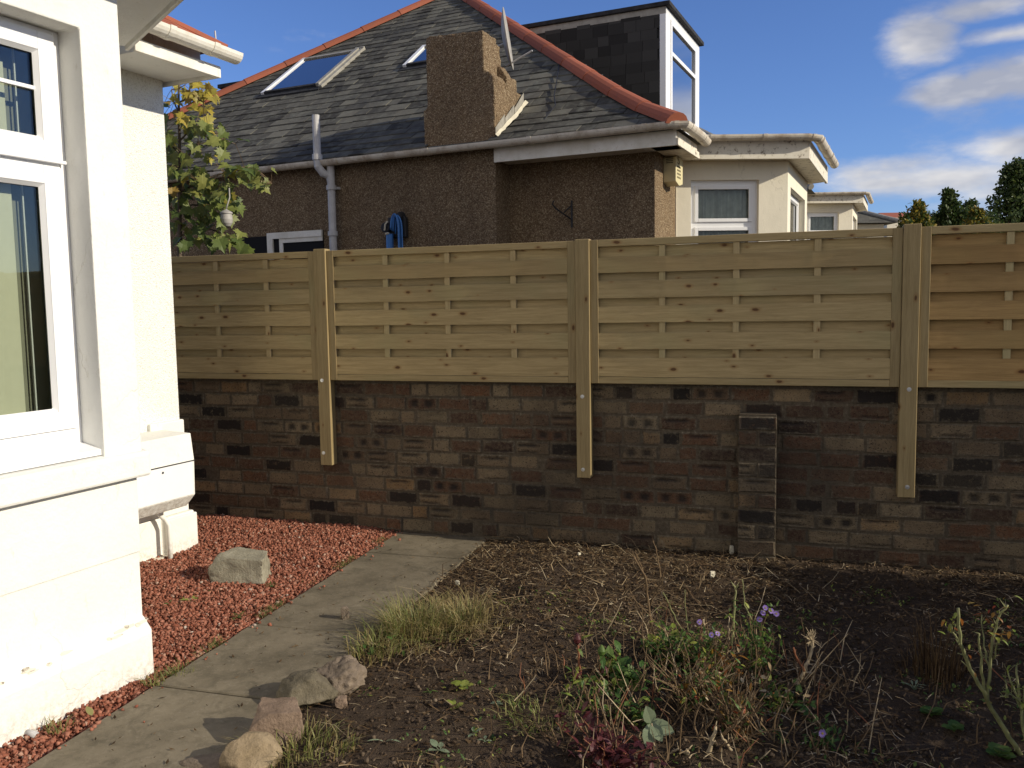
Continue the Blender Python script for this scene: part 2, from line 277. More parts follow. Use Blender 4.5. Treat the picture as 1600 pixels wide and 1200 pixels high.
mt['palegreen'] = leafm('pale_grey_green_leaf', [(.20, .25, .15), (.27, .32, .20)])
mt['purple'] = leafm('aster_petal', [(.28, .18, .52), (.38, .26, .62)])
mt['stem'] = simple('brown_stem', (.15, .10, .055), .8, .2, .35, 30)
mt['redstem'] = simple('red_stem', (.23, .095, .05), .7, .2, .3, 30)
mt['grstem'] = simple('green_rose_stem', (.20, .20, .085), .7, .3, .35, 25)
mt['palestem'] = simple('pale_cut_stem', (.38, .30, .19), .8, .2, .25, 30)
mt['bark'] = simple('bark', (.12, .095, .07), .9, .1, .3, 14, .5)
mt['bluehose'] = simple('blue_hose', (.04, .16, .42), .4, .5, .1, 10, 0)
mt['black'] = simple('black_plastic', (.02, .02, .022), .5, .4, .1, 10, 0)
mt['alarm'] = simple('aged_cream_plastic', (.62, .55, .33), .5, .4, .04, 10, 0)
mt['print'] = simple('dark_print', (.07, .06, .03), .6, .2, .05, 10, 0)
mt['dish'] = simple('grey_dish', (.33, .31, .28), .6, .4, .15, 14, 0)
def stone(name, c1, c2, c3, sc=9, sp_=90):
    k = M(name, .88, .2); a = k.noise(sc, 7, .65); b = k.noise(sp_, 4, .7)
    c = k.ramp(a, [(.3, c1), (.52, c2), (.72, c3)]); c = k.mix(k.math('MULTIPLY', k.g(b, .55, .75), .5), c, tuple(x * .5 for x in c1)); k.col(c); k.bump(k.math('ADD', a, b), .7, .012); return k.m
mt['st_grey'] = stone('grey_sandstone', (.21, .19, .14), (.30, .275, .205), (.38, .35, .27))
mt['st_pink'] = stone('pinkish_stone', (.15, .105, .075), (.24, .17, .12), (.30, .215, .155))
mt['st_brown'] = stone('brown_craggy_stone', (.12, .095, .07), (.20, .155, .115), (.29, .23, .17))
mt['st_tan'] = stone('tan_stone', (.19, .14, .08), (.29, .22, .135), (.35, .275, .175))
mt['st_moss'] = stone('mossy_stone', (.085, .072, .048), (.145, .122, .082), (.20, .17, .12))
mt['white_bit'] = simple('pale_fragment', (.60, .55, .42), .7, .3, .1, 20)

# ------------------------------------------------------------------ mesh helpers
class MB:
    def __init__(s): s.v = []; s.f = []; s.mi = []; s.c = []
    def add(s, vs, fs, mi=0):
        o = len(s.v); s.v += [tuple(p) for p in vs]; s.f += [tuple(i + o for i in f) for f in fs]; s.mi += [mi] * len(fs); return s
    def box(s, x0, x1, y0, y1, z0, z1, mi=0, M_=None):
        vs = [Vector((x, y, z)) for z in (z0, z1) for x, y in ((x0, y0), (x1, y0), (x1, y1), (x0, y1))]
        if M_: vs = [M_ @ q for q in vs]
        return s.add(vs, [(3, 2, 1, 0), (4, 5, 6, 7), (0, 1, 5, 4), (1, 2, 6, 5), (2, 3, 7, 6), (3, 0, 4, 7)], mi)
    def prism(s, poly, z0, z1, mi=0):          # poly in xy, extruded in z
        n = len(poly); vs = [(x, y, z0) for x, y in poly] + [(x, y, z1) for x, y in poly]
        return s.add(vs, [tuple(range(n - 1, -1, -1)), tuple(range(n, 2 * n))] + [(i, (i + 1) % n, n + (i + 1) % n, n + i) for i in range(n)], mi)
    def prism_y(s, poly, y0, y1, mi=0):        # poly in xz, extruded in y
        n = len(poly); vs = [(x, y0, z) for x, z in poly] + [(x, y1, z) for x, z in poly]
        return s.add(vs, [tuple(range(n)), tuple(range(2 * n - 1, n - 1, -1))] + [((i + 1) % n, i, n + i, n + (i + 1) % n) for i in range(n)], mi)
    def prism_x(s, poly, x0, x1, mi=0):        # poly in yz, extruded in x
        n = len(poly); vs = [(x0, y, z) for y, z in poly] + [(x1, y, z) for y, z in poly]
        return s.add(vs, [tuple(range(n - 1, -1, -1)), tuple(range(n, 2 * n))] + [(i, (i + 1) % n, n + (i + 1) % n, n + i) for i in range(n)], mi)
    def tube(s, pts, r, seg=8, mi=0, cap=True):
        pts = [Vector(p) for p in pts]; n = len(pts); rs = r if isinstance(r, (list, tuple)) else [r] * n
        vs = []; prev = None
        for i, p in enumerate(pts):
            t = (pts[min(i + 1, n - 1)] - pts[max(i - 1, 0)]).normalized()
            if prev is None: a = t.cross(Vector((0, 0, 1)));  a = a if a.length > .05 else t.cross(Vector((1, 0, 0)))
            else: a = prev - t * prev.dot(t)
            a.normalize(); prev = a; b = t.cross(a)
            vs += [p + (a * math.cos(2 * math.pi * j / seg) + b * math.sin(2 * math.pi * j / seg)) * rs[i] for j in range(seg)]
        fs = [(i * seg + j, i * seg + (j + 1) % seg, (i + 1) * seg + (j + 1) % seg, (i + 1) * seg + j) for i in range(n - 1) for j in range(seg)]
        if cap: fs += [tuple(range(seg - 1, -1, -1)), tuple((n - 1) * seg + j for j in range(seg))]
        return s.add(vs, fs, mi)
    def obj(s, name, mat, parent=None, smooth=False, bevel=0, col=None):
        me = bpy.data.meshes.new(name); me.from_pydata(s.v, [], s.f)
        for q in (mat if isinstance(mat, (list, tuple)) else [mat]): me.materials.append(mt[q] if isinstance(q, str) else q)
        if any(s.mi): me.polygons.foreach_set('material_index', s.mi)
        if smooth: me.polygons.foreach_set('use_smooth', [True] * len(me.polygons))
        me.update(); o = bpy.data.objects.new(name, me); S.collection.objects.link(o)
        if parent: o.parent = parent
        if bevel:
            b = o.modifiers.new('bevel', 'BEVEL'); b.width = bevel; b.segments = 2; b.limit_method = 'ANGLE'; b.harden_normals = False
        return o
def tag(o, label=None, cat=None, group=None, kind=None):
    if label: o['label'] = label
    if cat: o['category'] = cat
    if group: o['group'] = group
    if kind: o['kind'] = kind
    return o
def empty(name, loc, rz=0, label=None, cat=None, group=None):
    o = bpy.data.objects.new(name, None); S.collection.objects.link(o); o.location = loc; o.rotation_euler.z = rz; o.empty_display_size = .2
    return tag(o, label, cat, group)
def batch(name, T, F, mat, parent=None):       # numpy: T (n, k, 3) vertices, F (m, j) faces of each piece
    n, kk, _ = T.shape; F = np.array(F); me = bpy.data.meshes.new(name)
    V = T.reshape(-1, 3); FF = (F[None] + (np.arange(n) * kk)[:, None, None]).reshape(-1, F.shape[1])
    me.vertices.add(len(V)); me.vertices.foreach_set('co', V.astype(np.float32).ravel())
    me.loops.add(FF.size); me.loops.foreach_set('vertex_index', FF.ravel().astype(np.int32))
    me.polygons.add(len(FF)); me.polygons.foreach_set('loop_start', np.arange(0, FF.size, F.shape[1], dtype=np.int32))
    me.update(calc_edges=True); me.validate(); me.materials.append(mt[mat]); o = bpy.data.objects.new(name, me); S.collection.objects.link(o)
    if parent: o.parent = parent
    return o
NP = np.random.default_rng(3)
CUBE = np.array([(x, y, z) for z in (-1, 1) for x, y in ((-1, -1), (1, -1), (1, 1), (-1, 1))], float)
CF = [(3, 2, 1, 0), (4, 5, 6, 7), (0, 1, 5, 4), (1, 2, 6, 5), (2, 3, 7, 6), (3, 0, 4, 7)]
def rotm(n):
    q = NP.normal(size=(n, 4)); q /= np.linalg.norm(q, axis=1)[:, None]; w, x, y, z = q.T
    return np.stack([np.stack([1 - 2 * (y * y + z * z), 2 * (x * y - z * w), 2 * (x * z + y * w)], 1), np.stack([2 * (x * y + z * w), 1 - 2 * (x * x + z * z), 2 * (y * z - x * w)], 1), np.stack([2 * (x * z - y * w), 2 * (y * z + x * w), 1 - 2 * (x * x + y * y)], 1)], 1)
def chips(name, P, size, mat, flat=.6):
    n = len(P); sz = size[0] + (size[1] - size[0]) * NP.random(n) ** 1.6
    T = CUBE[None] * (1 + NP.uniform(-.45, .30, (n, 8, 3))) * np.array([1, .8, flat]); T = np.einsum('nij,nkj->nki', rotm(n), T) * (sz / 2)[:, None, None] + P[:, None, :]
    return batch(name, T, CF, mat)

# ================================================================== THE GROUND
def inpoly(x, y, P):
    r = False; j = len(P) - 1
    for i in range(len(P)):
        if (P[i][1] > y) != (P[j][1] > y) and x < (P[j][0] - P[i][0]) * (y - P[i][1]) / (P[j][1] - P[i][1]) + P[i][0]: r = not r
        j = i
    return r
PL0, PL1 = Vector((-1.701, 2.915)), Vector((-.828, 5.922))          # the path's left edge
pd = (PL1 - PL0).normalized(); pn = Vector((pd.y, -pd.x)); PWID = .67
FO = Vector((-1.389, 6.15, 0)); FR = R_(-18)                         # wall/fence frame: x along the wall, y away from the camera
fx = Vector((math.cos(FR), math.sin(FR))); fy = Vector((-fx.y, fx.x))
def F2(x, y=0): return FO.xy + fx * x + fy * y
def wall_side(x, y): return (Vector((x, y)) - FO.xy).dot(fy)         # < 0 in front of the wall
HO = Vector((-2.149, 5.648, 0)); HR = R_(-25); hx = Vector((math.cos(HR), math.sin(HR))); hy = Vector((-hx.y, hx.x))
def H2(x, y): return HO.xy + hx * x + hy * y
g0 = MB(); g0.add([(-90, -40, -.06), (90, -40, -.06), (90, 160, -.06), (-90, 160, -.06)], [(0, 1, 2, 3)]); tag(g0.obj('ground', 'soil'), kind='structure')

def edge_d(x, y):     # signed distance right of the path's left edge
    return (Vector((x, y)) - PL0).dot(pn)
def h_soil(x, y):
    d = edge_d(x, y) - PWID
    a = noise.noise(Vector((x * 1.3, y * 1.3, 3))) * .045 + noise.noise(Vector((x * 5, y * 5, 9))) * .022 + noise.noise(Vector((x * 16, y * 16, 1))) * .014 + abs(noise.noise(Vector((x * 34, y * 34, 5)))) * .012
    k_ = min(1, max(0, d / .5)); w_ = min(1, max(0, -wall_side(x, y) / .5))
    return (.022 + .018 * k_) + a * (.25 + .75 * k_) * (.4 + .6 * w_)
def grid_sheet(name, xr, yr, st, inside, hf, mat):
    nx = int((xr[1] - xr[0]) / st) + 1; ny = int((yr[1] - yr[0]) / st) + 1; idx = {}; V = []; F = []
    for j in range(ny):
        for i in range(nx):
            x, y = xr[0] + i * st, yr[0] + j * st
            if inside(x, y): idx[(i, j)] = len(V); V.append((x, y, hf(x, y)))
    for j in range(ny - 1):
        for i in range(nx - 1):
            q = [(i, j), (i + 1, j), (i + 1, j + 1), (i, j + 1)]
            if all(k_ in idx for k_ in q): F.append(tuple(idx[k_] for k_ in q))
    b = MB(); b.v = V; b.f = F; b.mi = [0] * len(F); o = b.obj(name, mat, smooth=True); tag(o, kind='structure'); return o
grid_sheet('garden_bed', (-1.6, 4.4), (1.6, 6.5), .026, lambda x, y: edge_d(x, y) > PWID - .06 and wall_side(x, y) < .03, h_soil, 'soil')
def h_grav(x, y):
    d = -edge_d(x, y); k_ = min(1, max(0, d / .35)); w_ = max(0, 1 + wall_side(x, y) / .9)
    return .0 + .03 * k_ + .02 * w_ + noise.noise(Vector((x * 3, y * 3, 7))) * .012
grid_sheet('gravel_bed', (-3.3, -.3), (1.6, 6.95), .04, lambda x, y: edge_d(x, y) < .04 and wall_side(x, y) < .04, h_grav, 'gravel')
P = []
while len(P) < 26000:
    x = NP.uniform(-2.5, -.55); y = NP.uniform(2.5, 6.75)
    e = edge_d(x, y)
    q = Vector((x, y)) - HO.xy; lx, ly = q.dot(hx), q.dot(hy)
    if e > .03 * NP.random() - .01 or wall_side(x, y) > -.005: continue
    if lx < -.1 and ly < .02 : continue
    if lx < 1.36 and ly < -.2 - .51 * max(0, lx) and ly < -.2 and lx < 1.33 and ly < (-.87 - .51 * max(lx, 0)): continue
    P.append((x, y, h_grav(x, y) + NP.uniform(0, .014)))
for _ in range(60):       # a few chips strayed onto the path
    t = NP.uniform(0, 3.6); e = abs(NP.normal(0, .05)); c_ = PL0 + pd * t + pn * e; P.append((c_.x, c_.y, .036))
tag(chips('red_gravel', np.array(P), (.006, .021), 'chips'), 'loose red stone chippings spread between white house and path', 'gravel', kind='stuff')

# the path: concrete slabs with open joints and worn edges
pm = MB(); cuts = [-1.9, -.62, .62, 1.29, 2.92, 3.34]
cuts = [-1.9, -.75, .62, 1.345, 2.66, 3.36]
for a, b in zip(cuts[:-1], cuts[1:]):
    g_ = .006; n_ = 26; L_ = []; Rr = []
    for i in range(n_ + 1):
        t = a + g_ + (b - a - 2 * g_) * i / n_
        if b == cuts[-1] and i == n_: pass
        wl = noise.noise(Vector((t * 6, 1, 2))) * .007; wr = noise.noise(Vector((t * 5, 5, 2))) * .008
        L_.append(PL0 + pd * t + pn * wl); Rr.append(PL0 + pd * t + pn * (PWID + wr))
    if b == cuts[-1]:      # the last slab runs up to the wall
        for i, arr in ((0, L_), (1, Rr)):
            c_ = arr[-1]; s_ = -wall_side(c_.x, c_.y) / fy.dot(pd); arr[-1] = c_ + pd * (s_ - .004)
    poly = L_ + Rr[::-1]; tilt = .004 * NP.uniform(-1, 1)
    top = .030 + tilt; m_ = len(poly); ctr = sum(poly, Vector((0, 0))) / m_
    inn = [q + (ctr - q).normalized() * .007 for q in poly]
    vs = [(q.x, q.y, -.05) for q in poly] + [(q.x, q.y, top - .006) for q in poly] + [(q.x, q.y, top) for q in inn]
    fs = [((i + 1) % m_, i, m_ + i, m_ + (i + 1) % m_) for i in range(m_)] + [(m_ + (i + 1) % m_, m_ + i, 2 * m_ + i, 2 * m_ + (i + 1) % m_) for i in range(m_)]
    fs += [(2 * m_ + i, 2 * m_ + i + 1, 2 * m_ + m_ - 2 - i, 2 * m_ + m_ - 1 - i) for i in range(n_)]
    pm.add(vs, fs)
tag(pm.obj('path', 'conc'), kind='structure')
me = S.objects['path'].data; bm_flip = [p for p in me.polygons]
import bmesh
bm = bmesh.new(); bm.from_mesh(me); bmesh.ops.recalc_face_normals(bm, faces=bm.faces); bm.to_mesh(me); bm.free()

# ================================================================== BRICK WALL
wall = empty('brick_wall', (FO.x, FO.y, 0), FR, 'old weathered garden brick wall with dark scorched bricks below the timber fence', 'wall')
CRS = .0955
def brickwork(name, x0, x1, z0, z1, yf, depth, parent, seed, head=False, side=None):
    r = random.Random(seed); b = MB(); C = []; UVs = []
    z = z0; row = 0
    while z < z1 - .02:
        hh = min(CRS, z1 - z); x = x0 - (r.uniform(.02, .2) if not head else 0) ; row += 1
        first = True
        while x < x1 - .005:
            ln = .238 if r.random() < .78 else .122
            if head: ln = (x1 - x0) / 2 if (row % 2 == 1 or r.random() < .2) else (x1 - x0)
            a, e = max(x, x0), min(x + ln, x1)
            if e - a > .03:
                j = .0055; ch = .006; ou = r.uniform(-.003, .005); c0, c1 = a + j * r.uniform(.7, 1.2), e - j * r.uniform(.7, 1.2); d0, d1 = z + j * r.uniform(.6, 1.2), z + hh - j * r.uniform(.6, 1.2)
                y = yf - ou; tw = r.uniform(-.002, .002); jj = lambda: r.uniform(-.0055, .0055)
                wob = lambda X: noise.noise(Vector((X * .9, row * .02, seed))) * .010
                vs = [(c0, y + ch, d0 + wob(c0)), (c1, y + ch, d0 + wob(c1)), (c1, y + ch, d1 + wob(c1)), (c0, y + ch, d1 + wob(c0)),
                      (c0 + ch + jj(), y - tw, d0 + ch + wob(c0) + jj()), (c1 - ch + jj(), y + tw, d0 + ch + wob(c1) + jj()), (c1 - ch + jj(), y + tw, d1 - ch + wob(c1) + jj()), (c0 + ch + jj(), y - tw, d1 - ch + wob(c0) + jj()),
                      (c0, y + depth, d0 + wob(c0)), (c1, y + depth, d0 + wob(c1)), (c1, y + depth, d1 + wob(c1)), (c0, y + depth, d1 + wob(c0))]
                fs = [(4, 5, 6, 7), (0, 1, 5, 4), (1, 2, 6, 5), (2, 3, 7, 6), (3, 0, 4, 7), (8, 9, 1, 0), (9, 10, 2, 1), (10, 11, 3, 2), (11, 8, 0, 3)]
                b.add(vs, fs)
                q = r.random(); kd = .3 if q < .08 else .5 if q < .33 else .8 if q < .45 else 0.0
                if ln < .2 and not head: kd = .8 if r.random() < .22 else 0
                cc_ = (kd, r.random(), r.random(), 1)
                for f in fs: C += [cc_] * 4
                for f in fs:
                    for vi in f: X, Y, Z = vs[vi]; UVs.append(((X - c0) / max(.01, c1 - c0), (Z - d0) / max(.01, d1 - d0)))
            x += ln; first = False
        z += CRS
    o = b.obj(name, 'brick', parent)
    ca = o.data.color_attributes.new('brick', 'FLOAT_COLOR', 'CORNER'); ca.data.foreach_set('color', np.array(C, np.float32).ravel())
    uv = o.data.uv_layers.new(name='UVMap'); uv.data.foreach_set('uv', np.array(UVs, np.float32).ravel()); return o
brickwork('brick_face', -2.3, 6.4, -.055, 1.30, 0, .05, wall, 11)
mb = MB(); mb.box(-2.31, 6.41, .0035, .215, -.2, 1.305); mb.obj('mortar', 'mortar', wall)
mb = MB(); mb.box(-2.33, 6.43, -.012, .235, 1.307, 1.36); mb.obj('coping', 'conc', wall, bevel=.006)
pier = brickwork('pier', 2.925, 3.155, -.02, .93, -.112, .105, wall, 5, head=True); tag(pier, 'narrow brick pier standing against the wall')
mb = MB(); mb.box(2.931, 3.150, -.106, .003, -.1, .928); mb.box(2.935, 3.146, -.10, .0, .929, .936); mb.obj('pier_mortar', 'mortar', pier)

# ================================================================== FENCE
fence = empty('timber_fence', (FO.x, FO.y, 1.108), FR, 'new pale timber fence of woven slat panels bolted above the brick wall', 'fence')
def fence_panel(x0, x1, label, bats, seed):
    r = random.Random(seed)
    w = x1 - x0; H = .906; rr = lambda a=.0015: r.uniform(-a, a)
    zs = [(.861, .785, 0), (.793, .697, 1), (.705, .637, 0), (.645, .540, 1), (.548, .480, 0), (.488, .385, 1), (.393, .313, 0), (.321, .220, 1), (.228, .156, 0), (.164, .043, 1)]
    f = MB()
    n_ = 40; bx = [0.0] + list(bats) + [1.0]
    for zt, zb, fr_ in zs:
        zt += rr(.002); zb += rr(.002); nseg = n_
        vs = []; fs = []
        for i in range(nseg + 1):
            t = i / nseg; X = .0525 + (w - .105) * t
            # slats bow away from the battens they are woven round
            k_ = min(abs(t - q) for q in bx) * 4; k_ = min(1, k_)
            bow = (.0035 * (1 - k_)) ; y = (-.0130 - bow) if fr_ else (.0070 + bow)
            yt = y + .0035 + rr(.0006)           # slight wane on the upper edge
            wz = noise.noise(Vector((X * 2.5, zt * 9, seed))) * .0025
            vs += [(X, y, zb + wz), (X, yt, zt + wz), (X, yt + .007, zt + wz), (X, y + .007, zb + wz)]
        for i in range(nseg):
            a = i * 4; fs += [(a, a + 4, a + 5, a + 1), (a + 1, a + 5, a + 6, a + 2), (a + 2, a + 6, a + 7, a + 3), (a + 3, a + 7, a + 4, a)]
        fs += [(0, 1, 2, 3), (4 * nseg + 3, 4 * nseg + 2, 4 * nseg + 1, 4 * nseg)]
        f.add(vs, fs)
    root = f.obj('fence_panel', 'board_shade' if seed == 4 else 'board', fence); root.location = (x0, -.045, 0)
    if label: root['label'] = label
    f = MB(); f.box(0, .052, -.018, .026, 0, H); f.obj('side_rail', 'post', root, bevel=.003)
    f = MB(); f.box(w - .052, w, -.018, .026, 0, H); f.obj('side_rail', 'post', root, bevel=.003)
    f = MB(); f.box(.0522, w - .0522, -.016, .024, 0, .041); f.obj('bottom_rail', 'board', root, bevel=.003)
    f = MB(); f.box(.0522, w - .0522, -.016, .024, H - .044, H); f.obj('top_rail', 'board', root, bevel=.003)
    for q in bats:
        f = MB(); X = q * w; f.box(X - .019, X + .019, -.0095, .0068, .0415, H - .045); f.obj('batten', 'batten', root, bevel=.002)
    return root
fence_panel(-1.73, .0375, None, [.27, .53, .77], 1)
fence_panel(.1325, 1.9155, None, [.25, .505, .765], 2)
fence_panel(2.0105, 3.8205, None, [.25, .495, .75], 3)
fence_panel(3.9155, 5.742, 'right fence panel, its slats toned brown for shade', [.245, .5, .75], 4)
def fence_post(xc, zb, bolts, zt=2.02):
    h = zt - zb; f = MB(); f.box(-.046, .046, -.075, 0, 0, h); root = f.obj('fence_post', 'post', fence, bevel=.004); root.location = (xc, -.002, zb - 1.108)
    for z, dx in bolts:
        b = MB(); y = -.0755
        ring = lambda R0, yy, n_: [(dx + R0 * math.cos(2 * math.pi * i / n_), yy, z - zb + R0 * math.sin(2 * math.pi * i / n_)) for i in range(n_)]
        n_ = 16; b.add(ring(.0125, y, n_) + ring(.0125, y - .002, n_), [tuple(range(n_, 2 * n_))] + [(i, (i + 1) % n_, n_ + (i + 1) % n_, n_ + i) for i in range(n_)])
        n_ = 6; b.add(ring(.0085, y - .002, n_) + ring(.0075, y - .010, n_), [tuple(range(n_, 2 * n_))] + [(i, (i + 1) % n_, n_ + (i + 1) % n_, n_ + i) for i in range(n_)])
        b.obj('bolt', 'zinc', root)
    return root
fence_post(.085, .500, [(1.107, -.012), (.588, -.020)], zt=2.028)
fence_post(1.963, .495, [(1.024, -.005), (.550, -.005)], zt=2.022)
fence_post(3.868, .468, [(1.097, .002), (.531, .005)], zt=2.032)
fence_post(5.79, .47, [(1.09, 0), (.53, 0)], zt=2.03)

# ================================================================== OWN WHITE HOUSE  (local x = out from the wall, y = along it, away)
wh = empty('white_house', (HO.x, HO.y, 0), HR, 'white painted bungalow corner with bay window at the left', 'house')
XA = 1.30; YA = -1.535; YE = -3.75
# main roughcast wall (its end face too)
b = MB(); b.box(-6, -.04, -9, -.035, .30, 3.10); b.obj('roughcast_wall', 'roughcast', wh)
b = MB(); b.prism([(-6, -9), (-.03, -9), (-.03, -.43), (-.03, -.24), (.0, -.235), (.0, .012), (-.05, .02), (-6, .02)], -.1, .285)
b.prism([(-6, -9), (-.035, -9), (-.035, -.245), (-.02, -.238), (-.02, -.01), (-.06, .0), (-6, .0)], .285, .345)
b.box(-.5, .014, -.235, .026, -.1, .27); b.obj('base_course', 'plaster', wh, bevel=.012)
b = MB(); b.box(-.2, -.012, -.30, -.022, .345, .90); b.obj('corner_margin', 'plaster', wh, bevel=.008)
# bay walls, plan: front face x=XA, then canted faces
cx, cy = -.891, .454
def bay_poly(o, back=-.2):      # outline of the bay grown by o
    ax, ay = XA + o, YA + o * .62; L_ = (ax - back) / .891
    return [(ax, ay), (ax + cx * L_, ay + cy * L_), (back, YE - .6), (ax + cx * L_, YE - o * .62 - cy * L_), (ax, YE - o * .62)]
b = MB()
W0, W1 = -3.55, YA - .190         # window opening in y ; pillar .13 wide
ZS, ZH = 1.00, 2.735
p = bay_poly(0)
def ring(b, P, y0, y1, z0, z1, a0, a1, c0, c1, th):      # one slab with an opening; P(y, depth, z) -> point
    O = [(y0, z0), (y1, z0), (y1, z1), (y0, z1)]; I = [(a0, c0), (a1, c0), (a1, c1), (a0, c1)]
    vs = [P(y, 0, z) for y, z in O] + [P(y, 0, z) for y, z in I] + [P(y, th, z) for y, z in O] + [P(y, th, z) for y, z in I]; fs = []
    for i in range(4):
        j = (i + 1) % 4; fs += [(i, j, 4 + j, 4 + i), (8 + j, 8 + i, 12 + i, 12 + j), (4 + i, 4 + j, 12 + j, 12 + i), (j, i, 8 + i, 8 + j)]
    b.add(vs, fs)
def cant(t, w_): return (XA + cx * t - .454 * w_, YA + cy * t - .891 * w_)
ring(b, lambda y, w_, z: (XA - w_, y, z), YE, YA, .99, 3.10, W0, W1, ZS, ZH, .30)
b.obj('bay_wall', 'plaster', wh, bevel=.007)
b = MB(); ring(b, lambda t_, w_, z: (*cant(t_, w_), z), 0.0, 1.47, .99, 3.10, .15, 1.32, ZS, ZH, .12)
bmx = b.obj('bay_side_wall', 'plaster', wh, bevel=.007)
b = MB(); b.prism(bay_poly(-.32), 2.80, 3.06); b.obj('bay_ceiling', 'grey_room', wh)
b = MB(); b.prism(bay_poly(-.03), .25, .93); b.obj('apron', 'plaster', wh)
b = MB(); b.prism(bay_poly(-.022), .555, .90); b.obj('apron_panel', 'plaster', wh, bevel=.006)
# projecting sill band, sloped on top
b = MB(); o1, o2 = .032, .018
A_, B_ = bay_poly(o1), bay_poly(-.0)
n_ = len(A_); vs = [(x, y, .895) for x, y in A_] + [(x, y, 1.000) for x, y in A_] + [(x, y, 1.032) for x, y in bay_poly(-.12)]
b.add(vs, [tuple(range(n_ - 1, -1, -1))] + [(i, (i + 1) % n_, n_ + (i + 1) % n_, n_ + i) for i in range(n_)] + [(n_ + i, n_ + (i + 1) % n_, 2 * n_ + (i + 1) % n_, 2 * n_ + i) for i in range(n_)] + [tuple(range(2 * n_, 3 * n_))])
b.obj('sill_band', 'plaster', wh, bevel=.012)
# plinth with a chamfered, chipped top
b = MB(); A_ = [(x, y - (.055 if i_ < 2 else 0)) for i_, (x, y) in enumerate(bay_poly(.04))]; vs = [(x, y, -.1) for x, y in A_] + [(x, y, .215) for x, y in A_] + [(x, y, .272) for x, y in bay_poly(-.028)]
b.add(vs, [(i, (i + 1) % n_, n_ + (i + 1) % n_, n_ + i) for i in range(n_)] + [(n_ + i, n_ + (i + 1) % n_, 2 * n_ + (i + 1) % n_, 2 * n_ + i) for i in range(n_)] + [tuple(range(2 * n_, 3 * n_))])
b.obj('plinth', 'plaster', wh, bevel=.012)
b = MB(); r = random.Random(4)      # flakes and chips of lifted paint along the plinth's chamfer
for _ in range(26):
    y = -1.58 - r.random() ** 1.3 * 1.2; L_ = r.uniform(.012, .05); z = .236 + r.uniform(-.004, .02); x = XA + .030 - (z - .215) * 1.14 + .0
    n_ = 7; pts = [(x + .0035, y + math.cos(2 * math.pi * i / n_) * L_ * r.uniform(.6, 1), z + math.sin(2 * math.pi * i / n_) * .007 * r.uniform(.5, 1)) for i in range(n_)]
    pts = [(XA + .04 - (q[2] - .215) * 1.14 + .002, q[1], q[2]) for q in pts]; b.add(pts, [tuple(range(n_))])
tag(b.obj('chipped_paint', 'flake', wh), kind='stuff')
# soffits and eaves
b = MB()
eav = [(.35, .0), (.35, -.62)]                                       # main eave soffit edge
b.prism([(-3, .10 - .1), (.36, .0), (.36, -.56), (-3, -.56)][::-1], 3.075, 3.125)
b.obj('soffit', 'plaster', wh)
b = MB(); b.box(.36, .385, -.62, .012, 3.055, 3.125); b.box(-3, .385, .0125, .035, 3.055, 3.125); b.obj('soffit_edge', 'wgutter', wh, bevel=.004)
b = MB(); b.box(.24, .265, -.62, -.03, 3.127, 3.27); b.box(-3, .265, -.0295, -.01, 3.127, 3.27); b.obj('fascia', 'wgutter', wh)
def bo(o):
    return [(XA + o, YA + o * .62), (XA + o + cx * (XA + o - .36) / .891, YA + o * .62 + cy * (XA + o - .36) / .891), (.0, -1.0), (.0, YE), (XA + o, YE - .3)]
b = MB(); b.prism(bo(.34), 3.07, 3.115); b.obj('bay_soffit', 'plaster', wh)
b = MB(); q0, q1 = bo(.34)[:2]; q4 = bo(.34)[4]; t_ = .02
b.prism([q0, (q0[0] + .454 * t_ , q0[1] + .891 * t_), (q1[0] + .454 * t_, q1[1] + .891 * t_), q1], 3.045, 3.23); b.prism([q0, q4, (q4[0] + t_, q4[1]), (q0[0] + t_, q0[1])], 3.045, 3.23)
b.obj('bay_fascia', 'wgutter', wh, bevel=.003)
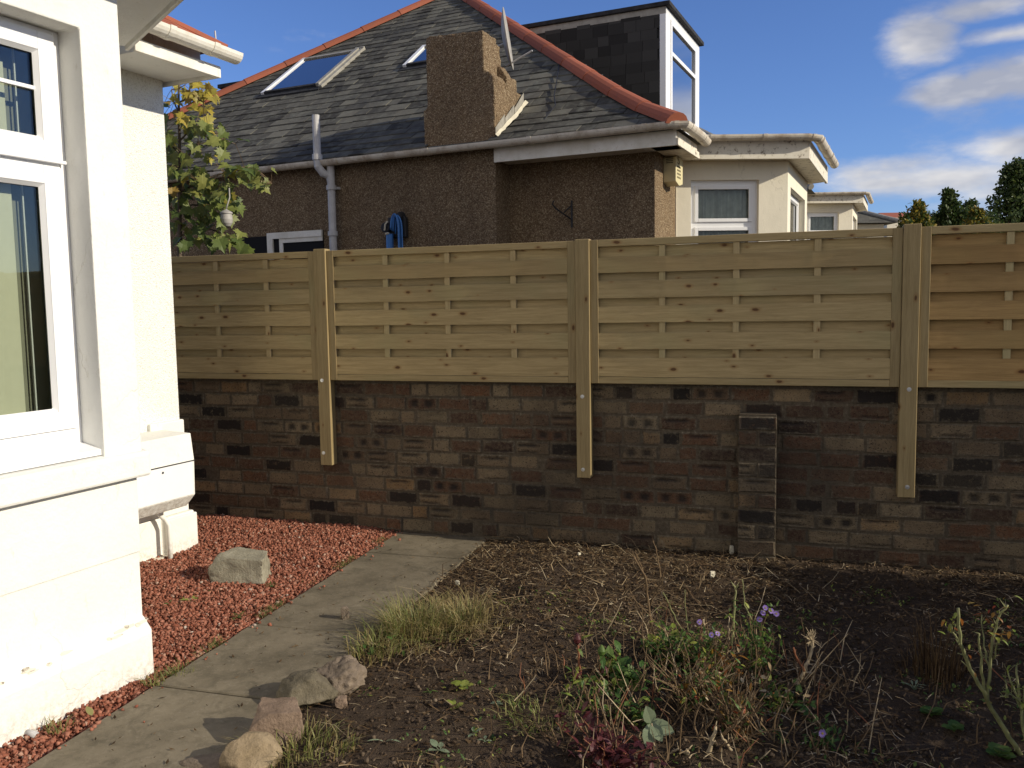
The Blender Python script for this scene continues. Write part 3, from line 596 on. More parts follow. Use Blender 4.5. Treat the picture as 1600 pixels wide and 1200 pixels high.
def gutter(parent, pts, r=.055, mat='gutter', step=.9, name='gutter'):
    """half-round gutter: an open trough swept along pts (level polyline), with joint collars"""
    g = MB(); pts = [Vector(p) for p in pts]; n_ = len(pts); prof = [(math.cos(a), math.sin(a)) for a in [math.pi + math.pi * i / 10 for i in range(11)]]
    rows = []
    for i, p_ in enumerate(pts):
        d0 = (p_ - pts[i - 1]).normalized() if i else (pts[1] - p_).normalized(); d1 = (pts[i + 1] - p_).normalized() if i < n_ - 1 else d0
        t = (d0 + d1).normalized(); s_ = Vector((t.y, -t.x, 0)).normalized(); kq = 1 / max(.5, t.dot(d1))
        rows.append([p_ + s_ * (c_ * r * kq) + Vector((0, 0, z_ * r * 1.05)) for c_, z_ in prof] + [p_ + s_ * (c_ * (r - .005) * kq) + Vector((0, 0, z_ * (r - .005) * 1.05 + .0)) for c_, z_ in prof[::-1]])
    K = len(rows[0]); vs = [q for rw in rows for q in rw]
    fs = [(i * K + j, i * K + (j + 1) % K, (i + 1) * K + (j + 1) % K, (i + 1) * K + j) for i in range(n_ - 1) for j in range(K)]
    fs += [tuple(range(11)), tuple((n_ - 1) * K + j for j in range(10, -1, -1))]
    g.add(vs, fs); o = g.obj(name, mat, parent)
    for i in range(n_ - 1):
        L_ = (pts[i + 1] - pts[i]).length; d = (pts[i + 1] - pts[i]).normalized(); s_ = Vector((d.y, -d.x, 0)).normalized(); t = min(.14, L_ / 2)
        while t < L_:
            for w_ in (0,):
                a = pts[i] + d * (t - .022); e = pts[i] + d * (t + .022); R2 = r + .006
                vs = [q + s_ * (c_ * R2) + Vector((0, 0, z_ * R2 * 1.05 + .002)) for q in (a, e) for c_, z_ in prof]
                vs += [q + s_ * (c_ * (R2 - .007)) + Vector((0, 0, z_ * (R2 - .007) * 1.05 + .002)) for q in (a, e) for c_, z_ in prof]
                fs = [(j, j + 1, 12 + j, 11 + j) for j in range(10)] + [(22 + j, 33 + j, 34 + j, 23 + j) for j in range(10)] + [(j, 22 + j, 23 + j, j + 1) for j in range(10)] + [(11 + j, 12 + j, 34 + j, 33 + j) for j in range(10)]
                fs += [(0, 11, 33, 22), (10, 32, 43, 21)]
                c = MB(); c.add(vs, fs); c.obj('gutter_joint', mat, o)
            t += step
    return o
gutter(wh, [(.455, -.60, 3.215), (.455, .10, 3.205)], .058, 'wgutter', .34)
q0, q1 = bo(.41)[:2]; gutter(wh, [(q1[0] - .02, q1[1] + .02, 3.215), (q0[0], q0[1], 3.22), (q0[0], YE, 3.22)], .058, 'wgutter', .5, 'bay_gutter')
# roofs: red tiles
def tiled(parent, name, P0, U, Vv, nu, nv, cu, cv, clip=None, mat='terra'):
    b = MB(); P0, U, Vv = Vector(P0), Vector(U).normalized(), Vector(Vv).normalized(); N = U.cross(Vv)
    for j in range(nv):
        for i in range(-1, nu):
            a = i * cu + (cu / 2 if j % 2 else 0); e = a + cu - .004; lo = j * cv; hi = lo + cv * 1.25
            if clip:
                mn, mxx = clip(lo + cv * .5); a, e = max(a, mn), min(e, mxx)
                if e - a < .02: continue
            c = [P0 + U * a + Vv * lo + N * .016, P0 + U * e + Vv * lo + N * .016, P0 + U * e + Vv * hi + N * .004, P0 + U * a + Vv * hi + N * .004]
            d = [q - N * .012 for q in c[:2]]; b.add(c + d, [(0, 1, 2, 3), (0, 4, 5, 1)])
    return b.obj(name, mat, parent)
rt = MB(); rt.add([(.43, .05, 3.225), (-2.2, -2.58, 4.85), (-2.2, -6, 4.85), (.43, -6, 3.225)], [(0, 3, 2, 1)]); rt.add([(.43, .05, 3.225), (-6, .05, 3.225), (-2.2, -2.58, 4.85)], [(0, 1, 2)])
roof = rt.obj('roof', 'terra', wh)
tiled(roof, 'roof_tiles', (.44, .05, 3.23), (0, -1, 0), (-2.64, 0, 1.63), 26, 15, .26, .20, lambda v: (v * .85 + .0, 6))
b = MB(); r = random.Random(2)
for i in range(9):
    t0, t1 = i * .38, i * .38 + .40; D = Vector((-2.64, -2.64, 1.63)).normalized(); base = Vector((.42, .05, 3.225)); b.tube([base + D * t0, base + D * t1], [.035, .03], 8)
b.obj('hip_tiles', 'terra', roof)
b = MB(); q = bo(.42); q0, q1 = q[:2]; apex = (-1.0, -2.6, 4.25)
b.add([(q1[0], q1[1], 3.24), (q0[0], q0[1], 3.24), (q0[0], YE - .4, 3.24), apex], [(0, 1, 3), (1, 2, 3)]); b.obj('bay_roof', 'terra', wh)
b = MB(); P_ = (.02, -.335); b.tube([(-.05, -.25, 3.28), (-.05, -.25, 4.4)], .006, 5); b.obj('aerial_rod', 'pipe', wh)
b = MB(); b.tube([(.37, .02, 3.26), (.365, .02, 3.34)], .005, 5); b.obj('roof_nail', 'pipe', wh)
# front window in the bay
def sash(parent, x, y0, y1, z0, z1, fw=.055, d=.045, gl='glass', flat=False, muntin=None):
    """rectangular frame in the plane x (facing +x) with a bevelled inner bead and a pane"""
    b = MB(); b.box(x - d, x, y0, y0 + fw, z0, z1); b.box(x - d, x, y1 - fw, y1, z0, z1); b.box(x - d, x, y0 + fw, y1 - fw, z0, z0 + fw); b.box(x - d, x, y0 + fw, y1 - fw, z1 - fw, z1)
    i0, i1, k0, k1 = y0 + fw, y1 - fw, z0 + fw, z1 - fw; q = .014
    b.add([(x - .003, i0, k0), (x - .003, i1, k0), (x - .003, i1, k1), (x - .003, i0, k1), (x - .02, i0 + q, k0 + q), (x - .02, i1 - q, k0 + q), (x - .02, i1 - q, k1 - q), (x - .02, i0 + q, k1 - q)], [(0, 1, 5, 4), (1, 2, 6, 5), (2, 3, 7, 6), (3, 0, 4, 7)])
    if muntin: b.box(x - .026, x - .012, i0 + q, i1 - q, muntin - .008, muntin + .008)
    fo = b.obj('window_frame', 'upvc', parent, bevel=.003); fo = parent if flat else fo
    g = MB(); g.box(x - .034, x - .028, i0, i1, k0, k1); g.obj('pane', gl, fo); return fo
WX = 1.175
win = MB(); win.box(WX - .06, WX, W1 - .030, W1 - .0005, 1.02, 2.734); win.box(WX - .06, WX, W0, W0 + .05, 1.02, 2.734); win.box(WX - .06, WX, W0 + .05, W1 - .030, 1.02, 1.125); win.box(WX - .06, WX, W0 + .05, W1 - .030, 2.715, 2.734); win.box(WX - .06, WX - .001, W0 + .05, W1 - .030, 2.155, 2.22)
wnd = win.obj('bay_window', 'upvc', wh, bevel=.004)
ys = [W1 - .032, W1 - .032 - .86, W0 + .052]
for a, e in ((ys[1] + .002, ys[0]), (ys[2], ys[1] - .002)):
    sash(wh, WX + .014, a, e, 2.222, 2.714, .072, muntin=2.492); sash(wh, WX + .008, a, e, 1.128, 2.198, .076)
b = MB(); b.box(WX + .0145, WX + .032, W0 + .04, W1 - .02, 2.205, 2.219); b.obj('drip_bar', 'upvc', wnd, bevel=.003)
b = MB(); b.add([(WX - .05, W0 + .005, 1.075), (WX + .11, W0 + .005, 1.040), (WX + .11, W1 - .002, 1.040), (WX - .05, W1 - .002, 1.075), (WX - .05, W0 + .005, 1.0), (WX + .11, W0 + .005, 1.016), (WX + .11, W1 - .002, 1.016), (WX - .05, W1 - .002, 1.0)], [(0, 1, 2, 3), (1, 5, 6, 2), (2, 6, 7, 3), (4, 0, 3, 7), (0, 4, 5, 1)]); b.obj('window_sill', 'upvc', wnd)
b = MB(); b.box(WX - .085, WX - .08, W0 + .05, -1.915, 1.08, 2.585); b.obj('blind', 'blind', wnd)
b = MB(); b.box(WX - .125, WX - .12, W0 + .05, W1 - .050, 1.04, 2.70); b.obj('inner_curtain', 'shade_cloth', wnd)
b = MB(); b.box(WX - .092, WX - .083, W1 - .142, W1 - .136, 1.08, 2.7); b.obj('blind_cord', 'upvc', wnd)
b = MB(); b.box(-1.6, .9, -3.72, -1.60, .96, .985); b.box(-1.62, -1.6, -3.72, -1.60, .96, 3.0); b.box(-1.6, XA - .30, -3.74, -3.72, .96, 3.0); b.obj('room', 'grey_room', wh)
# canted side window (faces the fence)
cw = empty('side_window', (0, 0, 0)); cw.parent = wh; cw.rotation_euler.z = math.atan2(.891, .454); ox, oy = cant(.15, .16); cw.location = (ox, oy, 0)
sash(cw, .06, .0, 1.17, ZS + .03, 2.19, .05, flat=True); sash(cw, .06, .0, 1.17, 2.20, ZH, .05, flat=True)
# meter box on the far wall
bx = empty('meter_box', (*H2(-.03, -.21), .37), HR, 'white electricity meter box on the wall right of the bay window', 'meter box')
prof = [(0, .0), (.20, .005), (.275, .085), (.282, .305), (.262, .475), (0, .485)]       # x, z outline
for (a, e, nm) in ((-.74, -.0, 'body'),):
    b = MB(); vs = [(x, y, z) for y in (a, e) for x, z in prof]; k_ = len(prof)
    b.add(vs, [tuple(range(k_)), tuple(range(2 * k_ - 1, k_ - 1, -1))] + [((i + 1) % k_, i, k_ + i, k_ + (i + 1) % k_) for i in range(k_)]); b.obj(nm, 'plaster', bx, bevel=.004)
b = MB(); b.add([(.2795, -.70, .092), (.2795, -.022, .092), (.2865, -.022, .300), (.2865, -.70, .300)], [(0, 1, 2, 3)]); dr = b.obj('door', 'upvc', bx); sm = dr.modifiers.new('s', 'SOLIDIFY'); sm.thickness = .004; sm.offset = 0
b = MB(); b.box(.278, .290, -.715, -.0, .302, .307); b.box(.276, .2835, -.716, -.708, .09, .306); b.obj('door_gap', 'black', bx)
b = MB(); b.tube([(.284, -.26, .27), (.291, -.26, .27)], .007, 10); b.obj('lock', 'black', bx)
b = MB(); b.box(.10, .13, -.46, -.36, .482, .492); b.obj('lid_tab', 'st_tan', bx)
b = MB(); b.tube([(.06, -.262, -.05), (.06, -.262, .25), (.05, -.28, .29), (.03, -.31, .33), (.03, -.31, .39)], .016, 10); pz = b.obj('supply_pipe', 'plaster', wh, smooth=True)
b = MB(); b.tube([(XA + .03, -2.17, .03), (XA + .085, -2.165, .028)], .013, 10); b.obj('pipe_stub', 'pipe', wh, smooth=True)
b = MB(); b.prism([(-.03, -.43), (.03, -.43), (.02, -.24), (-.03, -.24)][::-1], -.05, .04); b.obj('drain_ledge', 'flake', wh)

# ================================================================== NEIGHBOUR'S HOUSE  (local x = towards the street front, y = away from us)
NO = Vector((1.42, 8.50, 0)); nb = empty('neighbour_house', (NO.x, NO.y, 0), HR, 'brown pebble-dashed bungalow with slate hipped roof and cream bay behind the fence', 'house')
def N2(x, y): return NO.xy + hx * x + hy * y
def on_y(px, py, yy):       # a pixel's point on the plane y = yy of the neighbour's frame -> local x, z
    o = NO.xy + hy * yy; d = ray(px, py); t = (o - CAM.xy).dot(hy) / Vector((d.x, d.y)).dot(hy); P_ = CAM + d * t
    return (P_.xy - NO.xy).dot(hx), P_.z
EX, EY = .30, -.42          # eaves line
def RZ(s): return 3.25 + (.60 * s if s < .6 else .36 + .735 * (s - .6))
HALF = 4.82
b = MB(); b.box(-9.0, -.0, .0, 9.0, -.1, 3.2); b.obj('wall', 'pebble', nb)
b = MB(); b.box(-9.2, -1.56, -.33, .05, -.1, 3.215); b.obj('projecting_wall', 'pebble', nb)
# roof body
def roofpt(x, y, s): return (x, y, RZ(s))
b = MB(); lev = [0, .6, HALF]; rings = []
for s_ in lev: rings.append([(-9.34 + s_, EY + s_), (EX - s_, EY + s_), (EX - s_, EY + 9.64 - s_), (-9.34 + s_, EY + 9.64 - s_)])
vs = [(x, y, RZ(s_) - .012) for s_, rg in zip(lev, rings) for x, y in rg]
b.add(vs, [(i * 4 + j, i * 4 + (j + 1) % 4, i * 4 + 4 + (j + 1) % 4, i * 4 + 4 + j) for i in range(2) for j in range(4)] + [(3, 2, 1, 0)])
roof = b.obj('roof', 'slate', nb)
# individual slates on the side we see, in courses
b = MB(); r = random.Random(21); s_ = 0.0; row = 0
while s_ < HALF - .1:
    cv = .155 - .035 * s_ / HALF; x = -9.34 + s_ - r.uniform(0, .2); xe = EX - s_ - .05; lift = 1.0
    while x < xe:
        w = r.uniform(.16, .30); a, e = max(x, -9.34 + s_ + .05), min(x + w - .004, xe); x += w
        if e - a < .04: continue
        if -2.40 < (a + e) / 2 < -1.56 and s_ < .42: continue
        lo = s_ + r.uniform(-.008, .008); hi = s_ + cv * 1.5; dz = .016 + r.uniform(0, .010); tl = r.uniform(-.006, .006)
        q = [(a, EY + lo, RZ(lo) + dz), (e, EY + lo + tl, RZ(lo) + dz + tl * .5), (e, EY + hi, RZ(hi) + .003), (a, EY + hi, RZ(hi) + .003)]
        u_ = [(a, EY + lo + .004, RZ(lo) + dz - .012), (e, EY + lo + tl + .004, RZ(lo) + dz - .012)]
        b.add(q + u_, [(0, 1, 2, 3), (0, 4, 5, 1), (1, 5, 2), (0, 3, 4)])
    s_ += cv; row += 1
b.obj('slates', 'slate', roof)
# moss-dark stains are in the slate material; terracotta hip tiles
def hip(sx, name):
    ss = 0.0; b = MB()
    while ss < HALF + .05:
        s2 = min(ss + .42, HALF + .1); c = []
        for q, rr in ((ss - .03, .112), (s2, .104)):
            X = (EX - q) if sx > 0 else (-9.34 + q); P_ = Vector((X, EY + q, RZ(max(0, q)) - .02 + (.0 if q >= 0 else .0)))
            d = Vector((-sx, 1, .735)).normalized(); s1 = Vector((1 * sx, 1, 0)).normalized(); up = s1.cross(d).normalized(); up = up if up.z > 0 else -up
            c.append([P_ + s1 * (math.cos(an) * rr) + up * (math.sin(an) * rr * .95) for an in [math.pi * i / 8 - .0 for i in range(9)]])
        vs = c[0] + c[1]; b.add(vs, [(i, i + 1, 10 + i, 9 + i) for i in range(8)] + [tuple(range(8, -1, -1)), tuple(range(9, 18))]); ss += .42
    return b.obj(name, 'terra', roof)
hip(1, 'hip_tiles'); hip(-1, 'hip_tiles')
# eaves: gutter along the side, soffit and fascia where the eaves overhang
gutter(nb, [(-9.3, -.455, 3.215), (.25, -.455, 3.25), (.385, -.40, 3.25), (.385, .20, 3.255), (.36, .62, 3.255)], .058, 'gutter', 1.15)
b = MB(); b.box(-1.56, .30, -.36, -.335, 3.06, 3.20); b.box(-1.56, .27, -.334, .0, 3.085, 3.105); b.obj('soffit_board', 'wgutter', nb)
b = MB(); b.box(.02, .30, -.334, .62, 3.085, 3.105); b.obj('corner_soffit', 'gutter', nb)
b = MB(); b.box(.30, .322, -.36, .50, 3.06, 3.125); b.box(.29, .3, -.3, .5, 3.13, 3.2); b.obj('flaking_fascia', 'flake', nb, bevel=.003)
# street front strip in warm render and the canted bay
def canted_bay(parent, org, win=True, gy=3.31, L=1.22, W=1.85, wall_m='cream'):
    sx_, sy_ = .875, .485; x1, y1 = org[0] + sx_ * L, org[1] + sy_ * L; y2 = y1 + W; x0, y0 = org
    def gro(o): # outline grown by o
        return [(x0 + o * .30 - .30, y0 - o * .88 - .166), (x1 + o, y1 - o * .58), (x1 + o, y2 + o * .58), (x0 - .3, y2 + (L + .2) * .485 + o)]
    parts = []
    zt = gy - .20
    m4 = Matrix(((sx_, -sy_, 0, x0), (sy_, sx_, 0, y0), (0, 0, 1, 0), (0, 0, 0, 1)))       # x along the canted face, y inwards
    b = MB(); T = .22
    if win:
        b.box(0, .17, 0, T, -.1, zt, M_=m4); b.box(.905, L, 0, T, -.1, zt, M_=m4); b.box(.17, .905, 0, T, 2.91, zt, M_=m4); b.box(.17, .905, 0, T, -.1, 1.2, M_=m4)
    else: b.box(0, L, 0, T, -.1, zt, M_=m4)
    wy0, wy1 = y1 + .24, y2 - .24
    b.prism([(x1 - T, y1 + .02), (x1, y1 + .0), (x1, wy0), (x1 - T, wy0)], -.1, zt); b.box(x1 - T, x1, wy1, y2, -.1, zt); b.box(x1 - T, x1, wy0, wy1, 2.86, zt); b.box(x1 - T, x1, wy0, wy1, -.1, 1.2)
    b.box(-.1 + x0, x1 - T, y2, y2 + .2, -.1, zt)
    b.obj('bay_wall', wall_m, parent)
    if win:
        b = MB()
        for a, e, z0, z1 in ((.185, .225, 1.2, 2.895), (.85, .89, 1.2, 2.895), (.225, .85, 2.855, 2.895), (.225, .85, 2.42, 2.475), (.225, .85, 1.2, 1.25)): b.box(a, e, .06, .12, z0, z1, M_=m4)
        b.box(.17, .905, .05, .13, 2.8951, 2.9099, M_=m4); b.box(.1701, .1849, .05, .13, 1.2, 2.895, M_=m4); b.box(.8901, .9049, .05, .13, 1.2, 2.895, M_=m4)
        fo = b.obj('window_frame', 'upvc', parent); b = MB()
        for z0, z1 in ((2.475, 2.855), (1.25, 2.42)):
            for a, e, p0, p1 in ((.225, .262, z0, z1), (.813, .85, z0, z1), (.262, .813, z1 - .037, z1), (.262, .813, z0, z0 + .037)): b.box(a, e, .045, .07, p0, p1, M_=m4)
        b.obj('sash', 'upvc', fo, bevel=.003)
        b = MB(); b.box(.225, .85, .09, .094, 1.2, 2.85, M_=m4); b.obj('pane', 'glass', fo)
        b = MB(); n_ = 40
        vs = [m4 @ Vector((.2 + .68 * i / n_, .15 + .018 * math.sin(i * 1.3) + .012 * math.sin(i * .55), z)) for i in range(n_ + 1) for z in (1.2, 2.88)]
        b.add(vs, [(2 * i, 2 * i + 2, 2 * i + 3, 2 * i + 1) for i in range(n_)]); b.obj('net_curtain', 'curtain', fo)
        fo2 = sash(parent, x1 - .07, wy0 + .005, wy1 - .005, 1.2, 2.855, .06); b = MB(); b.box(x1 - .16, x1 - .155, wy0, wy1, 1.2, 2.86); b.obj('blind', 'blind', fo2)
    g_ = gro(.20); b = MB(); b.prism(g_, zt + .0, zt + .03); b.obj('bay_soffit', 'flake' , parent)
    b = MB(); o2 = gro(.23)
    for i in range(2):
        a, e, c_, d_ = g_[i], g_[i + 1], o2[i + 1], o2[i]; b.prism([d_, c_, e, a], zt - .02, zt + .185)
    b.obj('bay_fascia', 'flake', parent, bevel=.003)
    o3 = gro(.31); gpts = [(o3[0][0], o3[0][1], gy), (o3[1][0] - .10, o3[1][1] - .055, gy + .01), (o3[1][0], o3[1][1] + .03, gy), (o3[2][0], o3[2][1] - .1, gy + .01)]
    gutter(parent, gpts, .055, 'gutter', .55, 'bay_gutter')
    b = MB(); b.prism(gro(.19), zt + .09, zt + .183); b.obj('bay_roof', 'felt', parent)
    return parts
canted_bay(nb, (0.0, .80))
b = MB(); b.box(-.05, .012, .80, .86, 2.0, 3.06); b.obj('render_stop', 'cream', nb)
# chimney on the wall head, stepped shoulder on its right side
b = MB(); b.prism_y([(-2.385, 3.2), (-1.555, 3.2), (-1.555, 3.90), (-1.60, 3.955), (-1.665, 3.99), (-1.672, 4.375), (-2.29, 4.405), (-2.335, 4.395), (-2.34, 3.7), (-2.385, 3.66)][::1], -.333, -.02)
b.prism_y([(-2.37, 3.2), (-1.562, 3.2), (-1.562, 3.98), (-1.64, 4.10), (-2.37, 4.10)], -.019, .12); b.prism_y([(-2.33, 4.101), (-1.68, 4.101), (-1.69, 4.33), (-2.33, 4.36)], -.0199, .10)
b.prism_y([(-2.36, 3.2), (-1.567, 3.2), (-1.567, 4.0), (-2.36, 4.0)], .121, .24); b.prism_y([(-2.36, 3.2), (-1.567, 3.2), (-1.567, 3.88), (-2.36, 3.9)], .241, .36)
ch = b.obj('chimney', 'pebble', nb, bevel=.012); sd = ch.modifiers.new('sub', 'SUBSURF'); sd.subdivision_type = 'SIMPLE'; sd.levels = sd.render_levels = 4
tx = bpy.data.textures.new('rough_edge', 'CLOUDS'); tx.noise_scale = .05; dm = ch.modifiers.new('d', 'DISPLACE'); dm.texture = tx; dm.strength = .022; dm.mid_level = .5
b = MB()
for y0_, y1_ in ((-.34, -.12), (-.11, .12), (.13, .37)): b.add([(-1.545, y0_, RZ(y0_ - EY) + .01), (-1.545, y1_, RZ(y1_ - EY) + .01), (-1.545, y1_, RZ(y1_ - EY) + .15), (-1.545, y0_, RZ(y0_ - EY) + .11)], [(0, 1, 2, 3)])
b.obj('lead_flashing', 'lead', ch)
b = MB(); n_ = 14; r = random.Random(3); top = []; bot = []
for i in range(n_ + 1):
    t = i / n_; y = -.36 + .76 * t; z = RZ(y - EY) + .030; top.append((-1.540, y, z + .025 + r.uniform(-.006, .006))); bot.append((-1.540 + .028 + r.uniform(-.010, .012), y, z - .004))
b.add(top + bot, [(i, n_ + 1 + i, n_ + 2 + i, i + 1) for i in range(n_)]); b.obj('mortar_fillet', 'white_bit', ch)
# dormer with flat felt roof, slate-hung cheek and white window facing the street
DX = -.57; DY0, DY1 = 2.60, 4.42; DZ0, DZ1 = 4.02, 5.31
dm_ = MB(); dm_.box(-2.5, DX - .08, DY0, DY1, 3.3, DZ1); dorm = dm_.obj('dormer', 'felt', nb)
b = MB(); r = random.Random(8); z = 3.5
while z < DZ1 - .05:
    x = -2.5 - r.uniform(0, .2)
    while x < DX - .09:
        w = r.uniform(.15, .26); a, e = max(x, -2.5), min(x + w - .004, DX - .085); x += w
        if e - a > .03: o_ = r.uniform(0, .006); b.box(a, e, DY0 - .018 - o_, DY0 - .004, z + r.uniform(-.004, .004), min(z + .135, DZ1 - .07))
    z += .13
b.obj('cheek_slates', 'cheek', dorm)
b = MB(); b.box(-2.5, DX - .0, DY0 - .022, DY0 - .001, DZ1 - .085, DZ1 - .002); b.obj('cheek_flashing', 'lead', dorm)
b = MB(); b.box(-2.6, DX + .06, DY0 - .06, DY1 + .06, DZ1, DZ1 + .055); b.obj('dormer_roof', 'felt', dorm, bevel=.008)
b = MB(); b.box(DX - .08, DX, DY0 - .02, DY0 + .20, DZ0 - .12, DZ1 - .001); b.box(DX - .08, DX, DY1 - .22, DY1 + .02, DZ0 - .12, DZ1 - .001); b.box(DX - .08, DX, DY0 + .20, DY1 - .22, DZ0 - .12, DZ0 - .0); b.box(DX - .08, DX, DY0 + .20, DY1 - .22, DZ1 - .10, DZ1 - .001); b.obj('dormer_face', 'upvc', dorm, bevel=.004)
fo = MB(); fo.box(DX - .04, DX + .012, DY0 + .205, DY1 - .225, 4.78, 4.83); fo.obj('dormer_transom', 'upvc', dorm)
b = MB(); y0_, y1_ = DY0 + .20, DY1 - .22
for a, e, z0, z1 in ((y0_, y0_ + .06, DZ0, DZ1 - .1), (y1_ - .06, y1_, DZ0, DZ1 - .1), (y0_ + .06, y1_ - .06, DZ0, DZ0 + .06), (y0_ + .06, y1_ - .06, DZ1 - .16, DZ1 - .1)): b.box(DX - .04, DX + .014, a, e, z0, z1)
b.obj('window_frame', 'upvc', dorm, bevel=.003)
b = MB(); b.box(DX - .02, DX - .014, y0_ + .05, y1_ - .05, DZ0 + .05, DZ1 - .14); b.obj('pane', 'sky_glass', dorm)
b = MB(); b.box(DX - .075, DX - .07, y0_ + .02, y1_ - .02, DZ0 + .02, DZ1 - .12); b.obj('net_curtain', 'curtain', dorm)
# far dormer just over the left hip
b = MB(); b.box(-7.9, -5.4, 2.8, 5.5, 3.9, 5.22); o = b.obj('far_dormer', 'felt', nb); b = MB(); b.box(-8.02, -5.3, 2.7, 5.6, 5.221, 5.28); b.obj('far_dormer_roof', 'felt', o)
b = MB(); b.box(-7.97, -7.90, 2.78, 5.5, 3.9, 5.22); b.obj('far_dormer_face', 'pipe', o)
# skylights lying on the slates
def skylight(x0, x1, s0, s1, h=.06, label=None):
    P0 = Vector((x0, EY + s0, RZ(s0))); U = Vector((1, 0, 0)); Vv = (Vector((0, EY + s1, RZ(s1))) - Vector((0, EY + s0, RZ(s0)))); L_ = Vv.length; Vv.normalize(); Nn = U.cross(Vv)
    m4 = Matrix((U, Vv, Nn)).transposed().to_4x4(); m4.translation = P0; w = x1 - x0; f = .055
    b = MB(); b.box(0, f, 0, L_, 0, h, M_=m4); fr_ = b.obj('skylight', 'upvc', nb)
    if label: fr_['label'] = label
    b = MB(); b.box(w - f, w, 0, L_, 0, h + .012, M_=m4); b.box(f, w - f, L_ - f, L_, 0, h, M_=m4); b.box(w + .001, w + .06, -.04, L_ + .04, .0, .05, M_=m4); b.box(w * .9, w + .06, L_ + .0405, L_ + .07, .0, .06, M_=m4); b.obj('flashing', 'lead', fr_)
    b = MB(); b.box(f, w - f, 0, f, 0, h, M_=m4); b.box(-.04, w + .03, -.10, -.001, .0, .028, M_=m4); b.obj('apron', 'felt', fr_)
    b = MB(); b.box(f, w - f, f, L_ - f, h - .028, h - .02, M_=m4); b.obj('pane', 'sky_glass', fr_)
    b = MB(); b.box(f, w - f, f, L_ - f, .012, .02, M_=m4); b.obj('blind', 'dark', fr_)
skylight(-6.15, -5.13, 2.0, 2.98)
skylight(-3.90, -3.2, 2.18, 2.72)
# soil vent pipe with its swan neck, on the wall
b = MB(); b.tube([(-3.64, -.50, 3.26), (-3.64, -.50, 3.72)], .042, 12); b.tube([(-3.64, -.50, 3.24), (-3.64, -.50, 3.30)], .055, 12)
b.tube([(-3.64, -.50, 3.25), (-3.635, -.50, 3.17), (-3.60, -.46, 3.10), (-3.55, -.42, 3.07), (-3.535, -.41, 3.01)], .044, 12)
b.tube([(-3.535, -.41, 3.22), (-3.535, -.41, 2.0)], .042, 12)
for z in (3.19, 2.92, 2.42): b.tube([(-3.535, -.41, z), (-3.535, -.41, z + .05)], .055, 12)
b.box(-3.60, -3.47, -.37, -.33, 2.93, 2.955); b.obj('vent_pipe', 'pipe', nb, smooth=False)
# low window in the side wall
b = MB(); b.box(-4.50, -3.72, -.345, -.325, 1.6, 2.50); o = b.obj('wall_recess', 'dark', nb); b = MB()
b.box(-4.50, -4.42, -.37, -.346, 1.6, 2.50); b.box(-4.42, -3.72, -.37, -.346, 2.43, 2.50); b.box(-4.33, -4.28, -.36, -.346, 1.6, 2.4299); b.box(-4.2799, -3.72, -.358, -.346, 2.38, 2.4299); b.obj('window_frame', 'wgutter', o)
b = MB(); b.box(-4.9, -4.52, -.345, -.325, 1.6, 2.47); o2 = b.obj('side_window', 'dark', nb)
# black bracket on the wall
br = empty('wall_bracket', (*N2(-.86, 0), 2.5), HR, 'rusty black hanging bracket on the shaded brown wall', 'bracket')
b = MB(); b.tube([(0, -.012, -.10), (0, -.012, .17)], .010, 6); b.obj('back_bar', 'black', br)
b = MB(); b.tube([(0, -.02, -.02), (-.10, -.20, .08), (-.12, -.24, .12), (-.10, -.25, .15)], .008, 6); b.tube([(0, -.02, .12), (-.05, -.10, .045)], .007, 6); b.obj('arm', 'black', br)
# alarm box
ab = empty('alarm_box', (*N2(0, .32), 2.80), HR, 'yellowed cream burglar alarm box on the corner of the brown house', 'alarm box')
b = MB(); b.prism_x([(0, .03), (.14, .0), (.28, .03), (.28, .27), (.14, .33), (0, .27)], .0, .13); b.obj('case', 'alarm', ab, bevel=.006)
b = MB()
for i in range(4): b.box(.03, .10, -.003, .004, .215 + i * .017, .222 + i * .017)
b.obj('louvres', 'print', ab)
def text(s, size, parent, loc, rot, mat, name='lettering', sx_=1):
    cu = bpy.data.curves.new(name, 'FONT'); cu.body = s; cu.size = size; cu.extrude = .0008; cu.align_x = 'CENTER'; cu.align_y = 'CENTER'
    o = bpy.data.objects.new(name, cu); S.collection.objects.link(o); o.parent = parent; o.location = loc; o.rotation_euler = rot; o.scale.x = sx_; cu.materials.append(mt[mat])
    bpy.context.view_layer.update(); me = bpy.data.meshes.new_from_object(o); q = bpy.data.objects.new(name, me); S.collection.objects.link(q); q.parent = parent; q.location = loc; q.rotation_euler = rot; q.scale.x = sx_; bpy.data.objects.remove(o); return q
text('S', .12, ab, (.1315, .10, .245), (R_(90), 0, R_(90)), 'print', 'lettering', 1.6)
b = MB(); r = random.Random(6)
for k_, z in enumerate((.175, .14, .105, .07)):
    for i in range(3): b.box(.130, .1312, .05 + i * .05, .085 + i * .05, z, z + .018)
b.obj('printed_lines', 'print', ab)
